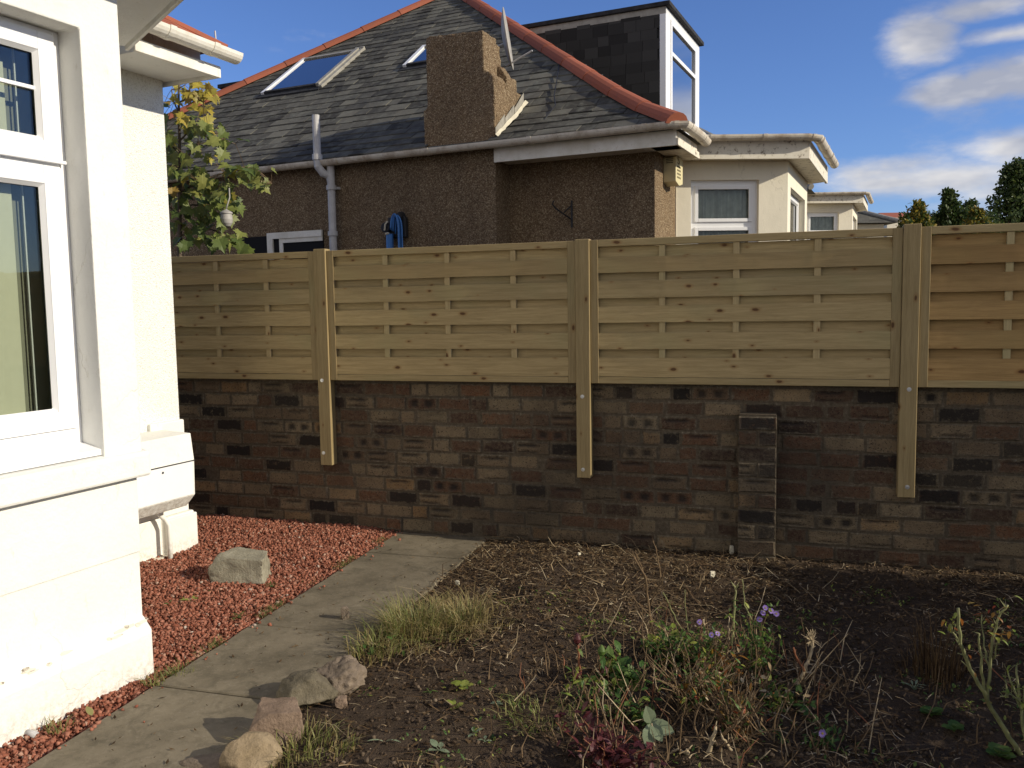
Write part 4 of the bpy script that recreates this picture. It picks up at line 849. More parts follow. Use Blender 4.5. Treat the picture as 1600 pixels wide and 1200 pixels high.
# hose on a reel hook
hs = empty('garden_hose', (*N2(-2.70, -.34), 2.2), HR, 'coiled blue garden hose hanging on the brown wall', 'hose')
b = MB()
for i, (xx, ww, zz, yy) in enumerate(((.02, .055, .36, -.09), (.03, .075, .385, -.12), (.04, .095, .40, -.15), (.05, .12, .395, -.10))):
    b.tube([(xx + .03 - ww + .5 * ww * (1 - math.cos(a)) * 2 * .5 + .0, yy, .0 + zz - .0 + (math.sin(a) - 1) * .16 if 0 <= a <= math.pi else 0) for a in [math.pi * j / 12 for j in range(13)]] + [(xx + .03, yy, .0), (xx + .028, yy, -.3)], .010, 8)
b.obj('coils', 'bluehose', hs, smooth=True)
b = MB(); b.tube([(-.075, -.10, -.3), (-.075, -.10, .20)], .040, 10); b.obj('loose_end', 'bluehose', hs)
b = MB(); b.box(-.12, .10, -.06, -.0, .16, .38); b.tube([(-.12, -.12, .27), (-.12, -.02, .27)], .055, 12); b.tube([(.03, -.10, .37), (.03, -.0, .40)], .045, 10); b.obj('reel_bracket', 'black', hs, bevel=.01)
b = MB(); b.tube([(-.12, -.125, .24), (-.10, -.14, .30), (-.07, -.14, .33)], .010, 6); b.tube([(-.10, -.14, .20), (-.06, -.14, .205)], .012, 6); b.obj('tap_fitting', 'white_bit', hs)
# satellite dish behind the chimney, seen almost edge on
dx, dz = on_y(786, 62, .30)
sd_ = empty('satellite_dish', (*N2(dx, .30), dz), HR, 'grey satellite dish seen edge on behind the pebble-dashed chimney', 'satellite dish')
b = MB(); rings = 7; sg = 28; vs = [(0, 0, 0)]
for i in range(1, rings + 1):
    rr_ = .30 * i / rings
    vs += [(.06 * (i / rings) ** 2, rr_ * .82 * math.cos(2 * math.pi * j / sg), rr_ * 1.08 * math.sin(2 * math.pi * j / sg)) for j in range(sg)]
fs = [(0, 1 + j, 1 + (j + 1) % sg) for j in range(sg)] + [(1 + (i - 1) * sg + j, 1 + i * sg + j, 1 + i * sg + (j + 1) % sg, 1 + (i - 1) * sg + (j + 1) % sg) for i in range(1, rings) for j in range(sg)]
b.add(vs, fs); o = b.obj('reflector', 'dish', sd_, smooth=True); o.rotation_euler = (0, R_(-8), R_(19)); q = o.modifiers.new('s', 'SOLIDIFY'); q.thickness = .006
b = MB(); b.tube([(0, 0, -.05), (-.10, -.12, -.12), (-.16, -.18, -.12)], .015, 8); b.tube([(.03, 0, -.28), (.34, 0, -.16)], .010, 6); b.obj('arm', 'pipe', sd_)
# loose aerial cable lying on the slates
cb = [(875, 92, 0), (872, 115, 0), (866, 150, 0), (868, 165, 0), (850, 188, 0), (838, 195, 0), (836, 203, 0)]; pts = []
for px, py, _ in cb:
    d = ray(px, py); n0 = Vector((-hy.x * math.sin(.634), -hy.y * math.sin(.634), math.cos(.634))); P0 = Vector((*N2(0, EY + 1), RZ(1) + .04)); P_ = CAM + d * ((P0 - CAM).dot(n0) / d.dot(n0)); q = P_.xy - NO.xy; pts.append((q.dot(hx), q.dot(hy), P_.z))
b = MB(); b.tube(pts, .006, 6); b.obj('aerial_cable', 'black', nb, smooth=True)

# ---- the next houses along the street
def far_house(name, label, loc, rot, bay, roof_h, dz):
    root = empty(name, loc, rot, label, 'house')
    b = MB(); b.box(-9, -.02, .0, 10, -1.2, 3.25); b.obj('wall', 'cream', root)
    b = MB(); e_ = .35; z0 = 3.27; h = 4.6
    b.add([(-9 - e_, -e_, z0), (e_, -e_, z0), (e_, 10 + e_, z0), (-9 - e_, 10 + e_, z0), (-4.5, 4.6, z0 + roof_h), (-4.5, 5.4, z0 + roof_h)], [(0, 1, 4), (1, 2, 5, 4), (2, 3, 5), (3, 0, 4, 5), (3, 2, 1, 0)]); rf = b.obj('roof', 'slate', root)
    b = MB(); b.tube([(e_, -e_, z0 + .05), (-4.5, 4.6, z0 + roof_h + .05)], .07, 8); b.obj('hip_tiles', 'lead', rf)
    if bay: canted_bay(root, (0, .8), True, 3.31, 1.22, 1.85)
    return root
h3 = NO.xy + hx * (-.05) + hy * 11.5
far_house('neighbour_house', 'cream bay-fronted house beyond the brown house, with slate roof', (h3.x, h3.y, .72), HR, True, 3.2, 0)
h4 = dp(1405, 346, 30)
far_house('neighbour_house', 'distant house whose dark slate roof shows left of the bushes', (h4.x - .35, 30.35, h4.z - 3.3), 0, False, 2.3, 0)
h5 = dp(1425, 322, 60); b = MB(); b.add([(-2, 0, 0), (2, 0, 0), (2, 6, 0), (-2, 6, 0), (-1.2, 3, .7), (1.2, 3, .7)], [(0, 1, 5, 4), (1, 2, 5), (2, 3, 4, 5), (3, 0, 4)])
fh = empty('distant_house', (h5.x + .2, 60, 0), 0, 'far house with a sliver of red roof behind the yellowing bush', 'house'); o = b.obj('roof', 'terra', fh); o.location.z = h5.z - .82; b = MB(); b.box(-1.8, 1.8, .2, 5.8, 0, h5.z - .75); b.obj('wall', 'cream', fh)

# ================================================================== PLANTS
MAPLE = [(0, 0), (.10, .04), (.34, -.06), (.30, .10), (.46, .18), (.33, .24), (.52, .46), (.34, .44), (.28, .52), (.17, .42), (.20, .66), (.12, .68), (.0, .95)]
MAPLE = MAPLE + [(-x, y) for x, y in MAPLE[-2:0:-1]]
OVAL = [(0, 0), (.16, .12), (.26, .35), (.24, .6), (.12, .85), (0, 1), (-.12, .85), (-.24, .6), (-.26, .35), (-.16, .12)]
LANCE = [(0, 0), (.09, .2), (.12, .5), (.06, .8), (0, 1), (-.06, .8), (-.12, .5), (-.09, .2)]
ROUND = [(.0, 0), (.3, -.08), (.52, .2), (.45, .45), (.5, .62), (.25, .8), (.1, .95), (0, .86), (-.14, .94), (-.3, .75), (-.5, .6), (-.44, .4), (-.52, .15), (-.28, -.08)]
def leaf(b, p, d, up, size, shape=OVAL, fold=.18, mi=0, curl=.15, wid=1.0):
    d = Vector(d).normalized(); s_ = d.cross(Vector(up)); s_ = s_.normalized() if s_.length > .01 else Vector((1, 0, 0)); u = s_.cross(d)
    vs = [Vector(p) + d * (y * size) + s_ * (x * size * wid) + u * (abs(x) * fold * size - y * y * curl * size) for x, y in shape]
    c = Vector(p) + d * (.45 * size) - u * (.2 * curl * size); n_ = len(vs)
    b.add([*vs, c], [(i, (i + 1) % n_, n_) for i in range(n_)], mi)
def rv(r, s=1): return Vector((r.uniform(-1, 1), r.uniform(-1, 1), r.uniform(-1, 1))) * s
# maple sapling between the houses
r = random.Random(17); YM = 7.5
base = dp(281, 392, YM); mp_ = empty('maple_tree', (base.x, base.y, 0), 0, 'young maple with large green and yellow leaves between the two houses', 'tree')
loc = lambda px, py, dy=0.0: dp(px, py, YM + dy) - Vector((base.x, base.y, 0))
b = MB(); b.tube([(0, 0, 0), (.01, .02, 1.2), loc(281, 392), loc(281, 250), loc(279, 150), loc(282, 100)], [.035, .03, .02, .014, .010, .006], 7)
tips = []
for ch in (((281, 300), (310, 285), (350, 270), (395, 262), (425, 288)), ((281, 330), (300, 320), (330, 322), (355, 318)), ((281, 220), (300, 200), (320, 190), (335, 205)), ((280, 160), (300, 150), (318, 160)), ((281, 370), (310, 352), (340, 362), (370, 375)), ((281, 260), (310, 225), (350, 218), (368, 225)), ((281, 180), (272, 160), (268, 140)), ((281, 340), (262, 320), (250, 300)), ((281, 240), (265, 225), (255, 210))):
    dy = r.uniform(-.25, .3); pts = [loc(x, y, dy * i / len(ch)) for i, (x, y) in enumerate(ch)]; b.tube(pts, [.008 - .005 * i / len(ch) for i in range(len(ch))], 5); tips.append(pts)
b.obj('trunk', 'bark', mp_, smooth=True)
b = MB()
clus = [(300, 140, 24, 16, 12, 1), (285, 160, 20, 20, 8, 1), (325, 158, 18, 22, 10, 1), (300, 195, 26, 18, 14, .15), (330, 200, 20, 14, 9, .05), (350, 215, 18, 16, 9, 0), (335, 240, 14, 10, 5, .1), (290, 230, 18, 14, 8, 0), (385, 265, 26, 10, 10, .15), (410, 285, 18, 8, 6, .2), (365, 262, 14, 10, 5, .1),
        (300, 275, 24, 16, 14, .1), (325, 285, 24, 16, 14, .12), (345, 300, 22, 16, 12, .05), (300, 310, 26, 18, 15, .1), (330, 325, 26, 16, 14, .15), (362, 318, 14, 18, 8, 0), (305, 345, 26, 16, 13, .05), (290, 370, 18, 14, 9, 0), (335, 375, 30, 12, 12, 0), (365, 372, 16, 10, 6, .05), (385, 382, 10, 6, 3, 0), (262, 250, 16, 90, 30, .1), (345, 350, 10, 8, 3, 0)]
pet = MB()
for cx_, cy_, sx_, sy_, n_, yel in clus:
    for _ in range(int(n_ * 1.2)):
        dy = r.gauss(0, .16); P_ = loc(r.gauss(cx_, sx_ * .55), r.gauss(cy_, sy_ * .55), dy)
        d = Vector((r.uniform(-.8, .9), r.uniform(-.8, .3), r.uniform(-1.1, .05))); up = Vector((r.uniform(-.3, .9), r.uniform(-1, .1), r.uniform(.2, 1.1)))
        if up.cross(d).length < .2: continue
        leaf(b, P_, d, up, r.uniform(.075, .145), MAPLE, .22, 1 if r.random() < yel else 0, .25, 1.15)
        q = min((t_ for tp in tips for t_ in tp), key=lambda t_: (t_ - P_).length)
        if (q - P_).length < .35: pet.tube([q, (q + P_) / 2 + Vector((0, 0, .01)), P_], .0022, 3, cap=False)
b.obj('crown', ['maple', 'maple_y'], mp_); pet.obj('leaf_stalks', 'stem', mp_)
ft = loc(354, 343, -.32) + Vector((base.x, base.y, 0)); fd = empty('hanging_ornament', ft, 0, 'small white pear-shaped ornament hanging by its cord among the maple leaves', 'ornament')
b = MB(); sg = 14; prof = [(-.065, .008), (-.055, .030), (-.03, .045), (.0, .050), (.03, .047), (.045, .043), (.046, .051), (.058, .050), (.07, .03), (.08, .012), (.085, .006)]
for (z0, r0), (z1, r1) in zip(prof[:-1], prof[1:]): b.tube([(0, 0, z0), (0, 0, z1)], [r0, r1], sg, cap=False)
b.obj('bulb', 'pipe' if 0 else 'dish', fd, smooth=True)
b = MB(); b.tube([(0, 0, .08), (.012, 0, .12), (.03, .01, .18), (.02, .04, .26)], .006, 6); b.obj('cord', 'dish', fd, smooth=True)

# bushes beyond the fence at the right
def bush(name, label, cat, px, ptop, half, Y, mats, seed, n_, ls, depth=.7, bare=0, xs=None, tops=None):
    r = random.Random(seed); c = dp(px, 340, Y); top = dp(px, ptop, Y).z; hw = half / FPX * Y
    root = empty(name, (c.x, Y, 0), 0, label, cat, None)
    t = MB(); br_ = MB(); ends = []
    t.tube([(0, 0, 0), (.02, 0, top * .35), (0, .02, top * .62)], [.06, .045, .025], 7)
    for i in range(46 if bare else 34):
        a = r.uniform(0, 2 * math.pi); q_ = r.random(); w = hw * (1 - q_ ** 1.5) * r.uniform(.15, 1.15)
        z0 = top * r.uniform(.3, .6); e = Vector((math.cos(a) * w, math.sin(a) * w * depth, top - hw * 1.15 * (1 - q_) - (0 if q_ > .8 else r.uniform(0, .25 * hw))))
        mid = Vector((e.x * .6, e.y * .6, e.z - hw * .45)); t.tube([(0, 0, z0), mid, e], [.022, .012, .004], 5); ends.append((mid, e))
    t.obj('trunk', 'bark', root)
    for i in range(n_):
        mid, e = r.choice(ends); k_ = r.random() ** .7; P_ = mid.lerp(e, k_) + rv(r, .02 + hw * .15 * (1.1 - k_ * .75)) 
        if P_.z > top: P_.z = top - r.uniform(0, .1)
        if P_.z < top - hw * .35 and noise.noise(Vector((P_.x * 3.2, P_.z * 3.2, P_.y * 2 + seed))) < -.22: continue
        d = rv(r) + Vector((0, 0, .25)); leaf(br_, P_, d, rv(r) + Vector((0, 0, .8)), ls * r.uniform(.6, 1.25), OVAL if not bare else OVAL, .2, 0 if r.random() < mats[2] or P_.z < top * .80 and r.random() < .8 else 1)
    br_.obj('crown', mats[:2], root); return root
bush('garden_bush', 'small bush with yellowing orange top behind the fence, leftmost of the greenery', 'bush', 1432, 314, 34, 8.2, ['hedge', 'bushy', .5], 1, 3600, .035)
bush('garden_bush', 'pointed dark green bush between the yellowing bush and the dark tree', 'bush', 1480, 298, 40, 8.4, ['darktree', 'hedge', .45], 2, 4600, .035)
bush('garden_bush', 'low bush with yellow leaves poking over the fence under the dark tree', 'bush', 1525, 326, 30, 7.2, ['hedge', 'bushy', .5], 3, 2200, .032)
bush('garden_tree', 'dark loose-branched tree at the right edge behind the fence', 'tree', 1586, 250, 102, 10.0, ['darktree', 'hedge', .7], 4, 13000, .045, bare=1)
bush('garden_bush', 'green bush at the far right just above the fence', 'bush', 1640, 322, 60, 7.6, ['hedge', 'bushy', .93], 5, 2200, .04)

bush('garden_bush', 'loose green bush filling in between the pointed bush and the dark tree', 'bush', 1516, 312, 44, 9.2, ['hedge', 'darktree', .75], 6, 4200, .035)
bush('garden_tree', 'lighter green crown showing through behind the dark tree', 'tree', 1600, 292, 78, 12.0, ['hedge', 'darktree', .6], 7, 5200, .05)
bush('garden_bush', 'wide low leafy hedge top running along behind the fence under the trees', 'hedge', 1545, 331, 120, 8.9, ['hedge', 'darktree', .6], 8, 7000, .036)
# hedge added out of view at the right, shaped to shade half the bed
r = random.Random(31); hd = empty('shading_hedge', (2.9, 3.2, 0), 0, 'unseen hedge right of the bed, added for its shade', 'hedge')
b = MB(); tr = MB()
HA, HB = Vector((3.15, .6)), Vector((4.0, 4.15))
for i in range(17000):
    t = r.random(); c_ = HA.lerp(HB, t); hgt = (1.30 + .16 * noise.noise(Vector((t * 5, 2, 3))) + .10 * noise.noise(Vector((t * 17, 4, 3)))); z = r.random() ** .8 * hgt
    P_ = Vector((c_.x - 2.9 + r.uniform(-.2, .2), c_.y - 3.2 + r.uniform(-.03, .03), z))
    leaf(b, P_, rv(r), rv(r), r.uniform(.045, .08))
for i in range(26):
    c_ = HA.lerp(HB, (i + .5) / 26); tr.tube([(c_.x - 2.9, c_.y - 3.2, -.05), (c_.x - 2.9 + .05, c_.y - 3.2, .75)], [.014, .006], 5)
b.obj('leaves', 'hedge', hd); tr.obj('stems', 'bark', hd)

# ---- things growing in the bed
def at(px, py):
    P_ = gp(px, py); P_.z = h_soil(P_.x, P_.y) if edge_d(P_.x, P_.y) > PWID else .03; return P_
def plant(name, px, py, label, cat='plant', group=None):
    return empty(name, at(px, py), 0, label, cat, group)
def up(px, py, y):        # direction helper: world point above pixel at a depth
    return dp(px, py, y)
def stems(b, r, n_, h, spread, rad, lean=(0, 0), seg=4, top=None, base=.03):
    out = []
    for _ in range(n_):
        a = r.uniform(0, 2 * math.pi); q = r.uniform(0, 1); hh = h * r.uniform(.55, 1.05); x0, y0 = r.gauss(0, base), r.gauss(0, base)
        ex, ey = x0 + math.cos(a) * spread * q + lean[0] * hh, y0 + math.sin(a) * spread * q + lean[1] * hh
        pts = [Vector((x0 + (ex - x0) * (t ** 1.4) + r.uniform(-.006, .006), y0 + (ey - y0) * (t ** 1.4) + r.uniform(-.006, .006), hh * t)) for t in [i / seg for i in range(seg + 1)]]
        b.tube(pts, [rad * (1 - .55 * i / seg) for i in range(seg + 1)], 5); out.append(pts)
    return out
def blades(b, r, n_, h, rad, cx_=0, cy_=0, w=.0028, droop=.5, mi=0, sq=1):
    for _ in range(n_):
        a = r.uniform(0, 2 * math.pi); q = math.sqrt(r.random()) * rad; x, y = cx_ + math.cos(a) * q, cy_ + math.sin(a) * q * sq; hh = h * r.uniform(.35, 1.1)
        a2 = a + r.gauss(0, .8); o = hh * droop * r.uniform(.1, 1.2); s_ = Vector((-math.sin(a2 + r.uniform(-1, 1)), math.cos(a2), 0)).normalized() * w * r.uniform(.6, 1.3)
        pts = [Vector((x + math.cos(a2) * o * t * t, y + math.sin(a2) * o * t * t, hh * (t - .35 * droop * t * t))) for t in (0, .35, .7, 1)]
        vs = []; [vs.extend((p_ - s_ * k_, p_ + s_ * k_)) for p_, k_ in zip(pts, (1, .9, .6, .12))]
        b.add(vs, [(0, 1, 3, 2), (2, 3, 5, 4), (4, 5, 7, 6)], mi)
r = random.Random(5)
t = plant('grass_tuft', 650, 1000, 'big shaggy green and gold grass tuft at the path edge', 'grass tuft'); b = MB()
blades(b, r, 300, .21, .13, -.02, .02, .0020, .95); blades(b, r, 230, .13, .22, 0, 0, .0020, 1.5); blades(b, r, 330, .19, .16, .0, .03, .0020, 1.0, 1); blades(b, r, 220, .13, .30, .05, 0, .0022, 1.6, 1); b.obj('blades', ['grassg', 'grassd'], t)
t = plant('grass_tuft', 722, 985, 'straw coloured dry grass tuft right of the green tuft', 'grass tuft'); b = MB(); blades(b, r, 260, .19, .14, 0, 0, .0022, 1.1, 1); blades(b, r, 260, .12, .26, 0, 0, .0024, 1.1, 1); blades(b, r, 70, .15, .1, 0, 0, .0024, .6, 0); b.obj('blades', ['grassg', 'grassd'], t)
t = plant('grass_tuft', 585, 1030, 'sparse weedy grass clump behind the craggy stone', 'grass tuft'); b = MB(); blades(b, r, 90, .16, .12, 0, 0, .0026, .8, 0); blades(b, r, 90, .12, .14, 0, 0, .0026, .8, 1)
for _ in range(14): q = Vector((r.gauss(0, .07), r.gauss(0, .05), r.uniform(.02, .09))); leaf(b, q, rv(r) + Vector((0, 0, .4)), (0, 0, 1), r.uniform(.02, .035), OVAL, mi=2)
b.obj('blades', ['grassg', 'grassd', 'leafg'], t)
t = plant('grass_tuft', 465, 1185, 'low grass growing round the tan stone in the corner', 'grass tuft'); b = MB(); blades(b, r, 260, .10, .20, 0, 0, .0022, .9, 0, .7); blades(b, r, 160, .09, .22, 0, 0, .0022, 1.0, 1, .7); b.obj('blades', ['grassg', 'grassd'], t)
t = plant('grass_tuft', 1462, 1075, 'thin brown grass clump in the shade left of the rose stems', 'grass tuft'); b = MB(); blades(b, r, 150, .28, .10, 0, 0, .002, .35, 1); blades(b, r, 120, .14, .16, 0, 0, .002, .9, 1); b.obj('blades', ['grassg', 'litter2'], t)
t = plant('grass_tuft', 840, 1140, 'flattened green grass patch left of the red stemmed plant', 'grass tuft'); b = MB(); blades(b, r, 170, .08, .15, 0, 0, .002, 1.2, 0); b.obj('blades', ['grassg'], t)
# cut rose stems, left
def stalk_plant(name, px, py, label, chains, mat, leaves=(), cat='plant', rad=.006, twig=True, Yo=0.0, seed=1, root=None):
    """stems given as pixel polylines measured at the plant's own distance, with slight depth wobble"""
    r = random.Random(seed); root = root or plant(name, px, py, label, cat); P0 = root.location; Y = P0.y + Yo; outs = []
    for k_, (pl_, rr_, *m_) in enumerate(chains):
        wob = r.uniform(-.08, .08); pts = []
        for i, (x, y) in enumerate(pl_):
            q = dp(x, y, Y + wob * i / max(1, len(pl_) - 1)) - P0; pts.append(q)
        if pts[0].z < .05: pts[0].z = -.02
        fine = []
        for a, e in zip(pts[:-1], pts[1:]):
            for j in range(4): fine.append(a.lerp(e, j / 4) + rv(r, .0035 if j else 0))
        fine.append(pts[-1]); n_ = len(fine); b = MB()
        b.tube(fine, [rr_ * (1 - .5 * i / n_) for i in range(n_)], 6)
        if twig:
            for _ in range(int(n_ * .7)):
                i = r.randrange(1, n_); q = fine[i]; e = q + rv(r, .022) + Vector((0, 0, .012)); b.tube([q, e], [rr_ * .35, rr_ * .12], 4)
        b.obj('stem', m_[0] if m_ else mat, root, smooth=True); outs.append(fine)
    return root, outs, r
# plant with dark buds (left of the clump)
R1, o1, r = stalk_plant('budded_plant', 925, 1080, 'red-stemmed plant with dark round buds, leftmost of the bed plants', [([(908, 1085), (905, 1040), (902, 1003)], .006), ([(942, 1085), (938, 1050), (940, 1022)], .006), ([(925, 1100), (912, 1070), (900, 1058)], .005), ([(950, 1120), (930, 1092), (945, 1055)], .005)], 'redstem', seed=3)
for fine in o1:
    b = MB(); e = fine[-1]
    for (z0, r0), (z1, r1) in zip([(-.012, .004), (0, .014), (.015, .017), (.03, .011)], [(0, .014), (.015, .017), (.03, .011), (.04, .002)]): b.tube([e + Vector((0, 0, z0)), e + Vector((0, 0, z1))], [r0, r1], 10, cap=False)
    b.obj('bud', 'crimson' if fine is not o1[1] else 'leafg', R1, smooth=True)
b = MB()
for fine in o1:
    for _ in range(7): q = r.choice(fine); leaf(b, q, rv(r) + Vector((0, 0, .1)), (0, 0, 1), r.uniform(.035, .075), LANCE, .1, r.choice((0, 0, 1)), .4, 1.6)
b.obj('leaves', ['leafg', 'leafl'], R1)
# leafy clumps
def clump(name, px, py, label, n_, h, rad, ls, mats, wts, shape=OVAL, seed=1, stemm='stem', wid=1.0, cat='plant', nst=10, sq=.8, curl=.25):
    r = random.Random(seed); root = plant(name, px, py, label, cat); b = MB(); st = stems(b, r, nst, h, rad, .0035); b.obj('stems', stemm, root); b = MB()
    for _ in range(n_):
        s_ = r.choice(st); k_ = r.randrange(1, len(s_)); q = s_[k_] + rv(r, .03); leaf(b, q, rv(r) + Vector((0, 0, .15)), Vector((0, 0, 1)) + rv(r, .5), ls * r.uniform(.6, 1.3), shape, .15, r.choices(range(len(mats)), wts)[0], curl, wid)
    b.obj('leaves', mats, root); return root, st, r
def flowers(root, pts, r, rad=.014, mat='purple'):
    P0 = root.location
    for p_ in pts:
        b = MB(); N = (Vector((r.uniform(-.3, .5), -.8, r.uniform(.3, 1)))).normalized(); a0 = N.orthogonal().normalized(); c0 = N.cross(a0)
        for i in range(16):
            an = 2 * math.pi * i / 16; d = (a0 * math.cos(an) + c0 * math.sin(an)) + N * .25; leaf(b, p_, d, N, rad * r.uniform(.9, 1.15), LANCE, .0, 0, .1, 1.5)
        b.tube([p_ + N * .001, p_ + N * .004], [rad * .28, rad * .2], 8, 1); b.obj('flower', [mat, 'maple_y'], root)
A1, s1, r = clump('aster_plant', 1182, 1075, 'green aster with several purple flowers at its top, right of centre', 320, .27, .07, .026, ['leafg', 'leafl'], [.85, .15], LANCE, 11, wid=1.8, nst=12)
P0 = A1.location; flowers(A1, [dp(x, y, P0.y - .02) - P0 for x, y in ((1192, 958), (1196, 950), (1205, 955), (1213, 959), (1187, 968))], r, .013)
A2, s2, r = clump('aster_plant', 1112, 1078, 'thin aster with small purple flowers left of the larger one', 150, .22, .08, .026, ['leafg', 'leafl'], [.8, .2], LANCE, 12, wid=1.8)
P0 = A2.location; flowers(A2, [dp(x, y, P0.y - .02) - P0 for x, y in ((1093, 972), (1112, 992), (1121, 990))], r, .012)
A3, s3, r = clump('aster_plant', 1285, 1185, 'low aster with one purple flower near the bottom edge', 110, .09, .07, .03, ['leafg'], [1], LANCE, 13, wid=1.2, nst=8)
P0 = A3.location; flowers(A3, [dp(1285, 1146, P0.y) - P0], r, .015)
clump('broad_leaf_weed', 1030, 1040, 'clump of small green leaves at the foot of the bare twigs', 160, .10, .12, .035, ['leafg', 'leafl'], [.8, .2], OVAL, 15)
W1, s_, r = clump('dock_plant', 1042, 1030, 'bright green broad-leaved plant behind the pale leaved shoot', 5, .05, .03, .05, ['leafg'], [1], OVAL, 16, nst=4)
b = MB(); P0 = W1.location
for (x, y), d in (((1040, 1018), (-.9, -.2, .2)), ((1046, 1015), (.3, 0, .9)), ((1050, 1008), (.9, -.3, -.35)), ((1038, 1012), (-.3, -.4, .6))): leaf(b, dp(x, y, P0.y - .02) - P0, d, (0, -.6, 1), .095, OVAL, .12, 0, .3, 1.3)
b.obj('broad_leaves', 'leafl', W1)
clump('creeping_weed', 965, 1085, 'dark green creeping weed left of the pale leaved shoot', 150, .07, .14, .045, ['leafg', 'leafl'], [.85, .15], OVAL, 18, wid=1.3)
clump('creeping_weed', 1130, 1085, 'tangled weed with rusty and yellow leaves below the aster', 240, .13, .17, .04, ['leafg', 'rust', 'litter', 'leafl'], [.3, .25, .3, .15], LANCE, 19, wid=1.5, nst=34, stemm='stem')
clump('creeping_weed', 1225, 1120, 'low leafy weed right of the aster', 190, .06, .17, .03, ['leafg', 'leafl', 'litter'], [.5, .15, .35], OVAL, 20, nst=16)
clump('creeping_weed', 1085, 1120, 'mass of small green leaves and dead stems in the middle of the clump', 380, .16, .20, .026, ['leafg', 'litter', 'leafl', 'rust'], [.5, .25, .1, .15], LANCE, 41, wid=1.6, nst=60)
clump('creeping_weed', 1060, 1062, 'dark green trailing weed between the dock leaves and the thin aster', 300, .12, .20, .028, ['leafg', 'leafl'], [.85, .15], OVAL, 42, nst=30)
clump('creeping_weed', 1150, 1160, 'rusty dying stems and leaves at the bottom right of the clump', 260, .17, .16, .028, ['rust', 'litter', 'leafg'], [.3, .4, .3], LANCE, 43, wid=1.2, nst=60)
clump('creeping_weed', 920, 1120, 'loose yellow-green weed under the red budded stems', 90, .12, .09, .035, ['leafg', 'leafl', 'crimson'], [.5, .35, .15], LANCE, 44, wid=1.4, nst=16)
clump('creeping_weed', 1000, 1140, 'small dark leaves in front of the crimson plant', 120, .07, .10, .03, ['leafg', 'leafl'], [.9, .1], OVAL, 45)
b = MB(); r = random.Random(77)      # dead stems standing and leaning all through the clump
for _ in range(560):
    x, y = r.gauss(.78, .34), r.gauss(3.30, .32)
    if y < 2.75 or edge_d(x, y) < PWID + .5: continue
    h_ = r.uniform(.03, .16) * (1 if r.random() < .85 else 1.6); a = r.uniform(0, 6.3); q = r.uniform(.1, 1.1) * h_; z = h_soil(x, y); p0 = Vector((x, y, z - .01)); e = p0 + Vector((math.cos(a) * q, math.sin(a) * q, h_)); mdl = p0.lerp(e, .5) + rv(r, .018)
    b.tube([p0, mdl, e], [.0028 * r.uniform(.5, 1.3), .0022, .001], 4, r.choices((0, 1, 2), (6, 2, .8))[0], cap=False)
tag(b.obj('dead_stems', ['stem', 'palestem', 'redstem']), 'thin dead stems standing all through the plant clump', 'dead stems', kind='stuff')
# pale leaved shoot
R2, o2, r = stalk_plant('pale_leaved_shoot', 1015, 1180, 'cut shoot with a rosette of pale grey-green leaves near the bottom', [([(1030, 1188), (1022, 1165), (1018, 1130)], .007)], 'palestem', seed=5, twig=False)
b = MB(); q = o2[0][-1] - Vector((0, 0, .0))
for d, s_ in (((-.25, -.3, .9), .075), ((.95, -.3, -.3), .085), ((-.25, -.5, -.9), .085), ((.5, -.6, -.75), .07), ((.9, .2, -.1), .05)): leaf(b, q, d, (.1, -1, .25), s_, OVAL, .12, 0, .15, 1.25)
b.obj('leaves', 'palegreen', R2)
# crimson plant
C1, s_, r = clump('crimson_plant', 950, 1204, 'dark crimson leafy plant at the bottom edge', 330, .10, .19, .036, ['crimson'], [1], LANCE, 22, 'redstem', wid=2.0, nst=22, sq=.6)
# yellow and rust leaved shoot
R3, o3, r = stalk_plant('rusty_leaved_shoot', 1118, 1110, 'shoot with yellow and orange autumn leaves in the middle of the bed', [([(1122, 1112), (1118, 1090), (1112, 1070)], .005), ([(1100, 1118), (1104, 1095), (1085, 1068)], .004)], 'stem', seed=6)
b = MB(); P0 = R3.location
for x, y, d, s_, mi in ((1118, 1082, (-.9, -.3, .35), .075, 0), (1116, 1080, (.15, -.3, .9), .07, 1), (1120, 1086, (.9, -.3, -.3), .085, 1), (1122, 1092, (.5, -.3, -.9), .08, 0), (1082, 1072, (-.9, -.3, -.25), .075, 0), (1142, 1120, (.6, -.4, -.7), .06, 0), (1120, 1095, (-.2, -.8, -.7), .045, 0)): leaf(b, dp(x, y, P0.y - .03) - P0, d, (0, -1, .5), s_, OVAL, .12, mi, .25, 1.1)
b.obj('leaves', ['rust', 'leafl'], R3)
# bare twigs
stalk_plant('bare_twig_bush', 1010, 1010, 'bare brown twiggy stems near the brick wall, left of the flowers', [([(1022, 1015), (1014, 950), (1008, 900), (990, 868)], .0065), ([(1022, 1012), (1010, 975), (985, 925), (978, 908)], .004), ([(1014, 950), (1032, 905), (1028, 870), (1020, 845)], .004), ([(1008, 905), (1000, 880), (992, 862)], .003), ([(1014, 940), (1050, 905), (1085, 880)], .003), ([(1012, 930), (1035, 912), (1040, 880)], .003)], 'stem', seed=7)
stalk_plant('tall_cut_stems', 1100, 1030, 'tall thin upright stems between the two asters', [([(1090, 1022), (1060, 975), (1046, 945), (1036, 925)], .004), ([(1080, 1010), (1072, 960), (1070, 922)], .003), ([(1106, 1010), (1101, 985), (1099, 968)], .006, 'palestem'), ([(1142, 1030), (1146, 975), (1150, 925), (1148, 915)], .006), ([(1140, 1030), (1138, 990), (1140, 965)], .004, 'palestem'), ([(1175, 970), (1163, 945), (1160, 905)], .0035)], 'grstem', seed=8)
